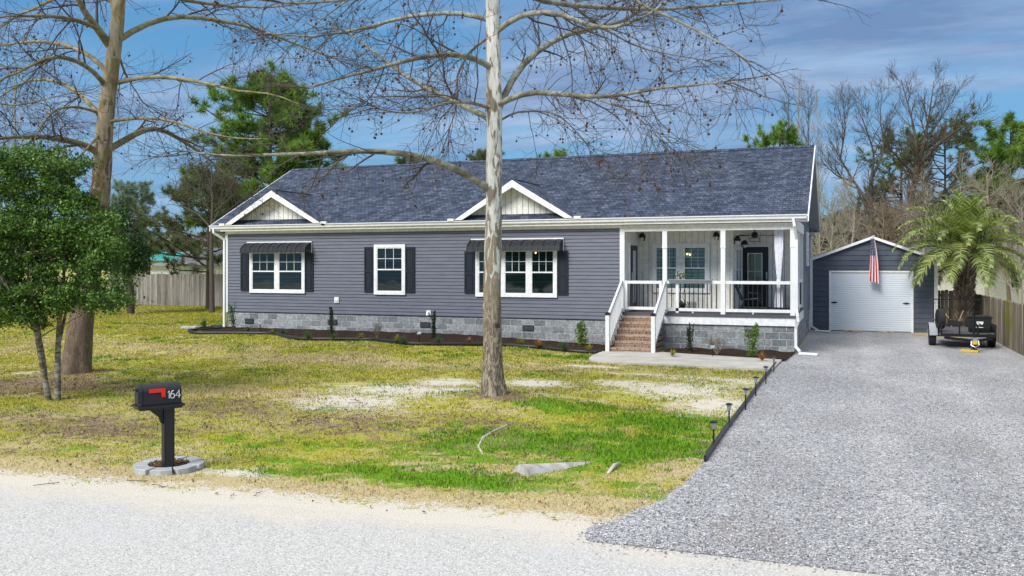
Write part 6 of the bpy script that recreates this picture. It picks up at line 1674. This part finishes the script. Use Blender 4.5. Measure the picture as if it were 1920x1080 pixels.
# ---- generic pine
def pine(name, label, px, zb, Z, h, crown, m_, tuft_L=.42, per=26, n2=7, tr=.28, lo=.45, dens=1.0, twm='bark_dark', grp=None, lean=0, w=.045, base=None):
    """px: pixel column of the stem, Z: camera depth, h: height, crown: list of (frac_h, radius)"""
    b = C(px, 498, Z); t_ = thing(name, label, 'tree', (b.x, b.y, 0), group=grp)
    tp, rr = poly1([(b.x, b.y, 0), (b.x + lean * .4, b.y, h * .5), (b.x + lean, b.y, h)], [tr, tr * .6, .04], 12)
    v, f = tubes(tp[None], rr[None], 9); npmesh('trunk', v, f, 'bark_dark', t_, smooth=True)
    fr = [c[0] for c in crown]; ra = [c[1] for c in crown]
    n = int(46 * dens); t = rng.uniform(lo, 1, n); c0 = np.stack([np.interp(t * h, tp[:, 2], tp[:, i]) for i in range(3)], 1)
    R0 = np.interp(t, fr, ra) * rng.uniform(.6, 1.15, n); a = rng.uniform(0, 6.283, n); K = 6
    d = np.stack([np.cos(a), np.sin(a), rng.uniform(-.05, .6, n) * 1.0], 1); pts = np.empty((n, K, 3)); pts[:, 0] = c0
    for k in range(1, K): pts[:, k] = pts[:, k - 1] + d * (R0 / (K - 1))[:, None]; d = d + rng.normal(size=(n, 3)) * .12 + np.array([0, 0, .04])
    r1 = (.012 + R0 * .013)[:, None] * np.linspace(1, .35, K)[None]
    P2, R2 = spawn(pts, r1, n2, (.5, 1.3), (25, 65), up=.5, wig=.15, t0=.35, K=5)
    v, f = join([tubes(pts, r1, 5), tubes(P2, R2, 3)]); npmesh('branches', v, f, twm, t_)
    tips = np.concatenate([P2[:, -1], P2[:, 3], P2[:, 2], pts[:, -1]])
    v, f = needles(tips, tuft_L, w, per, 1.0, .5); npmesh('crown', v, f, m_, t_)
    return t_
hz = lambda py, Z: CH + (498 - py) / FPX * Z
pine('pine_tree', 'tall round crowned pine rising behind the left end of the roof', 507, 0, 52, hz(160, 52), [(.25, 4.6), (.45, 4.6), (.6, 4.0), (.78, 3.6), (.9, 2.2), (1, .6)], 'needle_green', .50, 32, 8, .22, lo=.28, dens=2.7, w=.05)
pine('pine_tree', 'shorter spreading pine between the bush and the tall pine', 392, 0, 48, hz(335, 48), [(.2, 3.4), (.5, 3.6), (.8, 2.2), (1, .8)], 'needle_dull', .40, 22, 6, .20, lo=.30, dens=.8)
pine('pine_tree', 'bright green pine at the right edge of the picture', 1895, 0, 62, hz(248, 62), [(.3, 3), (.6, 3.6), (.8, 3.2), (1, 1)], 'needle_bright', .50, 30, 7, .22, lo=.45, dens=1.3)
pine('pine_tree', 'loose crowned pine behind the bare trees right of the garage', 1772, 0, 64, hz(228, 64), [(.3, 2.2), (.6, 3.2), (.85, 2.8), (1, 1.2)], 'needle_dull', .42, 16, 6, .16, lo=.4, dens=1.0)
pine('pine_tree', 'dull green pine behind the palm and the forked bare tree', 1690, 0, 66, hz(262, 66), [(.2, 3), (.6, 3.4), (1, 1.4)], 'needle_dull', .42, 16, 6, .2, lo=.35, dens=1.1)
pine('pine_tree', 'small pine top peeking over the right end of the ridge', 1462, 0, 60, hz(250, 60), [(.5, 1.5), (.85, 2.2), (1, .8)], 'needle_bright', .40, 26, 6, .2, lo=.6, dens=.6)
for px, py, w_, lb in ((905, 292, 1.7, 'distant green treetop over the ridge left of centre'), (1037, 292, 1.3, 'distant green treetop over the ridge, right of the pale trunk'), (765, 309, .9, 'tiny distant treetop at the left part of the ridge')):
    pine('distant_pine', lb, px, 0, 75, hz(py, 75), [(.5, w_), (.9, w_), (1, w_ * .5)], 'needle_bright' if px == 1037 else 'needle_dull', .45, 22, 5, .2, lo=.82, dens=.45)
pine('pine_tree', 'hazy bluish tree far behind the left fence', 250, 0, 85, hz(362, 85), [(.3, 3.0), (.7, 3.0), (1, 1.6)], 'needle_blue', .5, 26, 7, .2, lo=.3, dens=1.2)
# ---- bare trees
def bare(name, label, Z, stem, r0, r1, limbs, twm, lv=(8, 6, 4), L=((1.5, 3.2), (.7, 1.6), (.3, .8)), up=.45, minr=.006, cat='tree', grp=None, ang=(20, 50)):
    Zt = Z; b = C(stem[0][0], 498, Zt); t_ = thing(name, label, cat, (b.x, b.y, 0), group=grp)
    q, rr = poly1([(b.x, b.y, 0)] + [tuple(C(px, py, Zt)) for px, py in stem[1:]], [r0, (r0 + r1) / 2, r1], 16)
    v, f = tubes(q[None], rr[None], 9); npmesh('trunk', v, f, twm, t_, smooth=True)
    P1, R1 = limbset(Zt, limbs) if limbs else (q[None], rr[None])
    if limbs and q[-1][2] > 3: 
        q14, r14 = poly1([tuple(x) for x in q[8:]], [rr[8], rr[-1]], 14); P1 = np.concatenate([P1, q14[None]]); R1 = np.concatenate([R1, r14[None]])
    P2, R2 = spawn(P1, R1, lv[0], L[0], ang, up=up, wig=.10, rf=.55, t0=.2, K=7, minr=minr)
    P3, R3 = spawn(P2, R2, lv[1], L[1], ang, up=up, wig=.13, rf=.6, t0=.15, K=6, minr=minr * .8)
    P4, R4 = spawn(P3, R3, lv[2], L[2], ang, up=up, wig=.15, rf=.6, t0=.2, K=4, minr=minr * .6)
    parts = [tubes(P2, R2, 5), tubes(P3, R3, 4), tubes(P4, R4, 3)]
    if limbs: parts = [tubes(P1, R1, 7)] + parts
    v, f = join(parts); npmesh('crown', v, f, twm, t_)
    return t_
bare('bare_tree', 'large forked bare tree rising behind the garage, the tallest on the right', 58, [(1700, 498), (1702, 420), (1716, 330), (1722, 300)], .26, .14,
     [([(1718, 320, 0), (1735, 260, .5), (1745, 200, 1), (1752, 150, 1.4)], .12, .03), ([(1716, 330, 0), (1680, 290, -.5), (1650, 260, -1), (1640, 240, -1.2)], .10, .03), ([(1722, 310, 0), (1770, 260, -.8), (1810, 235, -1.4), (1845, 225, -1.8)], .10, .02), ([(1720, 300, 0), (1715, 240, .6), (1700, 190, 1), (1690, 150, 1.2)], .09, .02), ([(1720, 310, 0), (1745, 250, 1), (1780, 200, 1.6), (1790, 170, 2)], .08, .02)], 'bark_dark', lv=(10, 8, 6), minr=.009)
bare('bare_tree', 'bare tree leaning left directly behind the garage roof', 54, [(1637, 498), (1633, 430), (1632, 380), (1633, 340)], .22, .10,
     [([(1632, 385, 0), (1600, 340, .5), (1575, 300, 1), (1555, 265, 1.3)], .10, .03), ([(1632, 350, 0), (1640, 290, -.6), (1620, 230, -1), (1605, 195, -1.2)], .08, .02), ([(1600, 340, .5), (1570, 330, -.4), (1540, 300, -1)], .06, .02), ([(1633, 340, 0), (1660, 280, .5), (1650, 220, 1), (1655, 180, 1.3)], .07, .02), ([(1575, 300, 1), (1585, 240, 1.3), (1580, 190, 1.6)], .06, .02)], 'twig', lv=(9, 8, 6), minr=.008)
for i, (px, py, Z) in enumerate([(1478, 185, 60), (1497, 165, 62), (1515, 178, 61), (1532, 210, 59)]):
    bare('slender_tree', ['thin bare sapling leftmost of the four above the house corner', 'tallest of the four thin bare saplings above the house corner', 'thin bare sapling third from left above the house corner', 'thin pale bare sapling nearest the garage'][i], Z, [(px + 6, 498), (px + 4, 400), (px + 1, 280), (px, py)], .08, .015, None, 'twig_pale' if i % 2 else 'twig', lv=(34, 6, 3), L=((1.2, 2.8), (.5, 1.2), (.3, .6)), up=1.0, minr=.008, grp='thin bare saplings above the house corner', ang=(12, 35))
for i, (px, py, Z, mt) in enumerate([(1560, 380, 46, 'twig_pale'), (1600, 360, 50, 'twig_pale'), (1655, 390, 47, 'twig_brown'), (1735, 370, 48, 'twig_pale'), (1800, 340, 50, 'twig_pale'), (1850, 330, 46, 'twig_pale'), (1890, 350, 44, 'twig_brown'), (1915, 390, 42, 'twig_pale'), (1700, 350, 50, 'twig_brown')]):
    wh = ['beside the house corner', 'above the garage left slope', 'above the garage peak', 'above the garage right slope', 'behind the palm crown', 'right of the palm crown', 'between palm and right pine', 'at the right picture edge', 'under the tall forked tree'][i]
    bare('brushy_tree', 'low tangled pale bare tree ' + wh, 'tree' and Z, [(px + R.uniform(-8, 8), 498), (px - 4, 470), (px + 3, (py + 470) / 2), (px, py)], .11, .03, None, mt, lv=(26, 8, 4), L=((1.5, 3.2), (.7, 1.5), (.3, .8)), up=.35, minr=.008, grp='low bare trees behind the garage', ang=(25, 70))
bare('bare_tree', 'thin bare tree far behind at the left edge', 60, [(32, 498), (30, 400), (29, 250), (27, 150)], .10, .03, None, 'twig_pale', lv=(16, 5, 3), up=.8, minr=.008, ang=(15, 45))
bare('bare_tree', 'tangled grey brown bare tree left of the tall pine', 44, [(398, 498), (396, 440), (400, 370), (396, 310)], .14, .04,
     [([(398, 430, 0), (370, 400, .4), (340, 385, .8), (310, 380, 1)], .05, .01), ([(398, 420, 0), (425, 370, -.4), (440, 330, -.6)], .04, .01), ([(398, 400, 0), (360, 350, -.3), (340, 320, -.6)], .04, .01), ([(398, 440, 0), (420, 420, .5), (430, 380, .8)], .04, .01)], 'twig', lv=(7, 5, 3), minr=.006, ang=(25, 60))
# dark ivy clad evergreen
b = C(245, 498, 43); iv = thing('ivy_clad_tree', 'dark rounded evergreen mass just left of the grey fence houses', 'tree', (b.x, b.y, 0))
cs = []
for (px, py, rx_, ry_) in ((225, 420, 24, 35), (245, 460, 32, 34), (262, 490, 22, 24), (215, 470, 30, 40), (200, 430, 30, 40), (235, 495, 30, 18)):
    for _ in range(26): d = rng.normal(size=3); d /= np.linalg.norm(d); r_ = rng.uniform(.5, 1.05); cs.append(list(C(px + d[0] * rx_ * r_, py + d[1] * ry_ * r_, 43 + d[2] * 1.0)))
cs = np.array(cs); n = 16000; k = rng.integers(0, len(cs), n); v, f = leafcards(cs[k] + rng.normal(size=(n, 3)) * .17, .12, up=.3); npmesh('crown', v, f, 'leaf_dark', iv)
v, f = tubes(np.array([[(b.x, b.y, 0), (b.x, b.y, 1.5), (b.x - .3, b.y, 3.0)]], float), np.array([[.2, .17, .1]]), 8); npmesh('trunk', v, f, 'bark_dark', iv)
# ---- far woods as stuff
def wood(name, label, pxs, ytop, Z, m_, n, size, depth=6, low=500, asp=.7):
    px = rng.uniform(pxs[0], pxs[1], n); 
    top = np.interp(px, [a for a, _ in ytop], [b for _, b in ytop]) + 8 * np.sin(px * .09) + 6 * np.sin(px * .23 + 1) + rng.normal(size=n) * 4
    py = low + (top - low) * rng.random(n) ** .6; zz_ = Z + rng.uniform(0, depth, n)
    a = (px - CX) / FPX; c_ = np.stack([(a * CT - ST) * zz_, (a * ST + CT) * zz_, CH + (HY - py) / FPX * zz_], 1)
    # clump
    c_ += np.round(rng.normal(size=(n, 3)) * .4, 1)
    v, f = leafcards(c_, size, up=.4, asp=asp); return tag(npmesh(name, v, f, m_), label, 'woodland', kind='stuff')
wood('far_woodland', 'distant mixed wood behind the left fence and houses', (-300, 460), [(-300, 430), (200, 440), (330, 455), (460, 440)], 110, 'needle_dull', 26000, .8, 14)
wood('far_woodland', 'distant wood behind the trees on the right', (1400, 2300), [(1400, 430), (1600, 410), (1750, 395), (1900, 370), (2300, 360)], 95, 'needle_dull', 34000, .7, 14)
wood('undergrowth', 'brown brush behind the garage and palm', (1505, 2100), [(1505, 440), (1600, 410), (1700, 395), (1900, 400), (2100, 400)], 60, 'brush', 30000, .9, 8, 500, .09)
wood('undergrowth', 'brown brush below the pines left of the house', (280, 470), [(280, 470), (380, 455), (470, 470)], 92, 'brush', 9000, 1.2, 5, 520, .09)
wood('far_woodland', 'distant treeline hidden behind the house', (430, 1430), [(430, 460), (1430, 460)], 130, 'needle_dull', 8000, 1.4, 10)
# ================================================================= neighbour buildings
def cottage(name, label, px0, px1, Z, zwall, zpeak, wm, rm, roofpx=None, depth=8, win=()):
    a = C(px0, 498, Z); b = C(px1, 498, Z); d = (b - a); d.z = 0; L = d.length; d.normalize(); n_ = Vector((-d.y, d.x, 0)); a.z = 0
    t_ = thing(name, label, 'house', a)
    def W(u, o, z): return a + d * u + n_ * o + Vector((0, 0, z))
    m = MB(); m.prism([W(0, 0, 0), W(L, 0, 0), W(L, depth, 0), W(0, depth, 0)], (0, 0, zwall)); m.build('wall', MATS[wm], t_)
    if roofpx == 'gable':
        m = MB(); m.prism([W(-.3, -.4, zwall + .01), W(L + .3, -.4, zwall + .01), W(L / 2, -.4, zpeak)], n_ * (depth + .8))
    else:
        m = MB(); m.prism([W(-.4, -.5, zwall + .01), W(-.4, depth + .5, zwall + .01), W(-.4, depth / 2, zpeak)], d * (L + .8))
    m.build('roof', MATS[rm], t_)
    for (u0, u1, z0, z1) in win:
        m = MB(); m.prism([W(u0 * L, -.03, z0), W(u1 * L, -.03, z0), W(u1 * L, -.03, z1), W(u0 * L, -.03, z1)], n_ * .05); w_ = m.build('window', MATS['white_trim'], t_)
        m = MB(); m.prism([W(u0 * L + .1, -.05, z0 + .1), W(u1 * L - .1, -.05, z0 + .1), W(u1 * L - .1, -.05, z1 - .1), W(u0 * L + .1, -.05, z1 - .1)], n_ * .015); m.build('pane', MATS['dark_room'], w_)
    return t_
cottage('yellow_house', 'small yellow house with a teal metal roof beyond the left fence', 282, 336, 76, hz(489, 76), hz(471, 76), 'yellow_wall', 'teal_roof', win=((.55, .8, 1.4, 2.5),), depth=7)
cottage('grey_shed', 'pale shed with a broad grey gable roof beyond the left fence', 328, 402, 70, hz(497, 70), hz(462, 70), 'pale_wall', 'grey_roof', 'gable', win=((.2, .3, 1.2, 2.2),), depth=7)
cottage('white_outbuilding', 'low white outbuilding directly above the left fence', 284, 326, 66, hz(499, 66), hz(492, 66), 'white_trim', 'grey_roof', win=((.4, .55, 1.0, 2.2),), depth=5)
cottage('neighbour_house', 'cream sided neighbouring house behind the right fence', 1748, 2010, 47, hz(486, 47), hz(455, 47), 'pale_wall', 'grey_roof', win=((.55, .62, 1.3, 2.5),), depth=8)
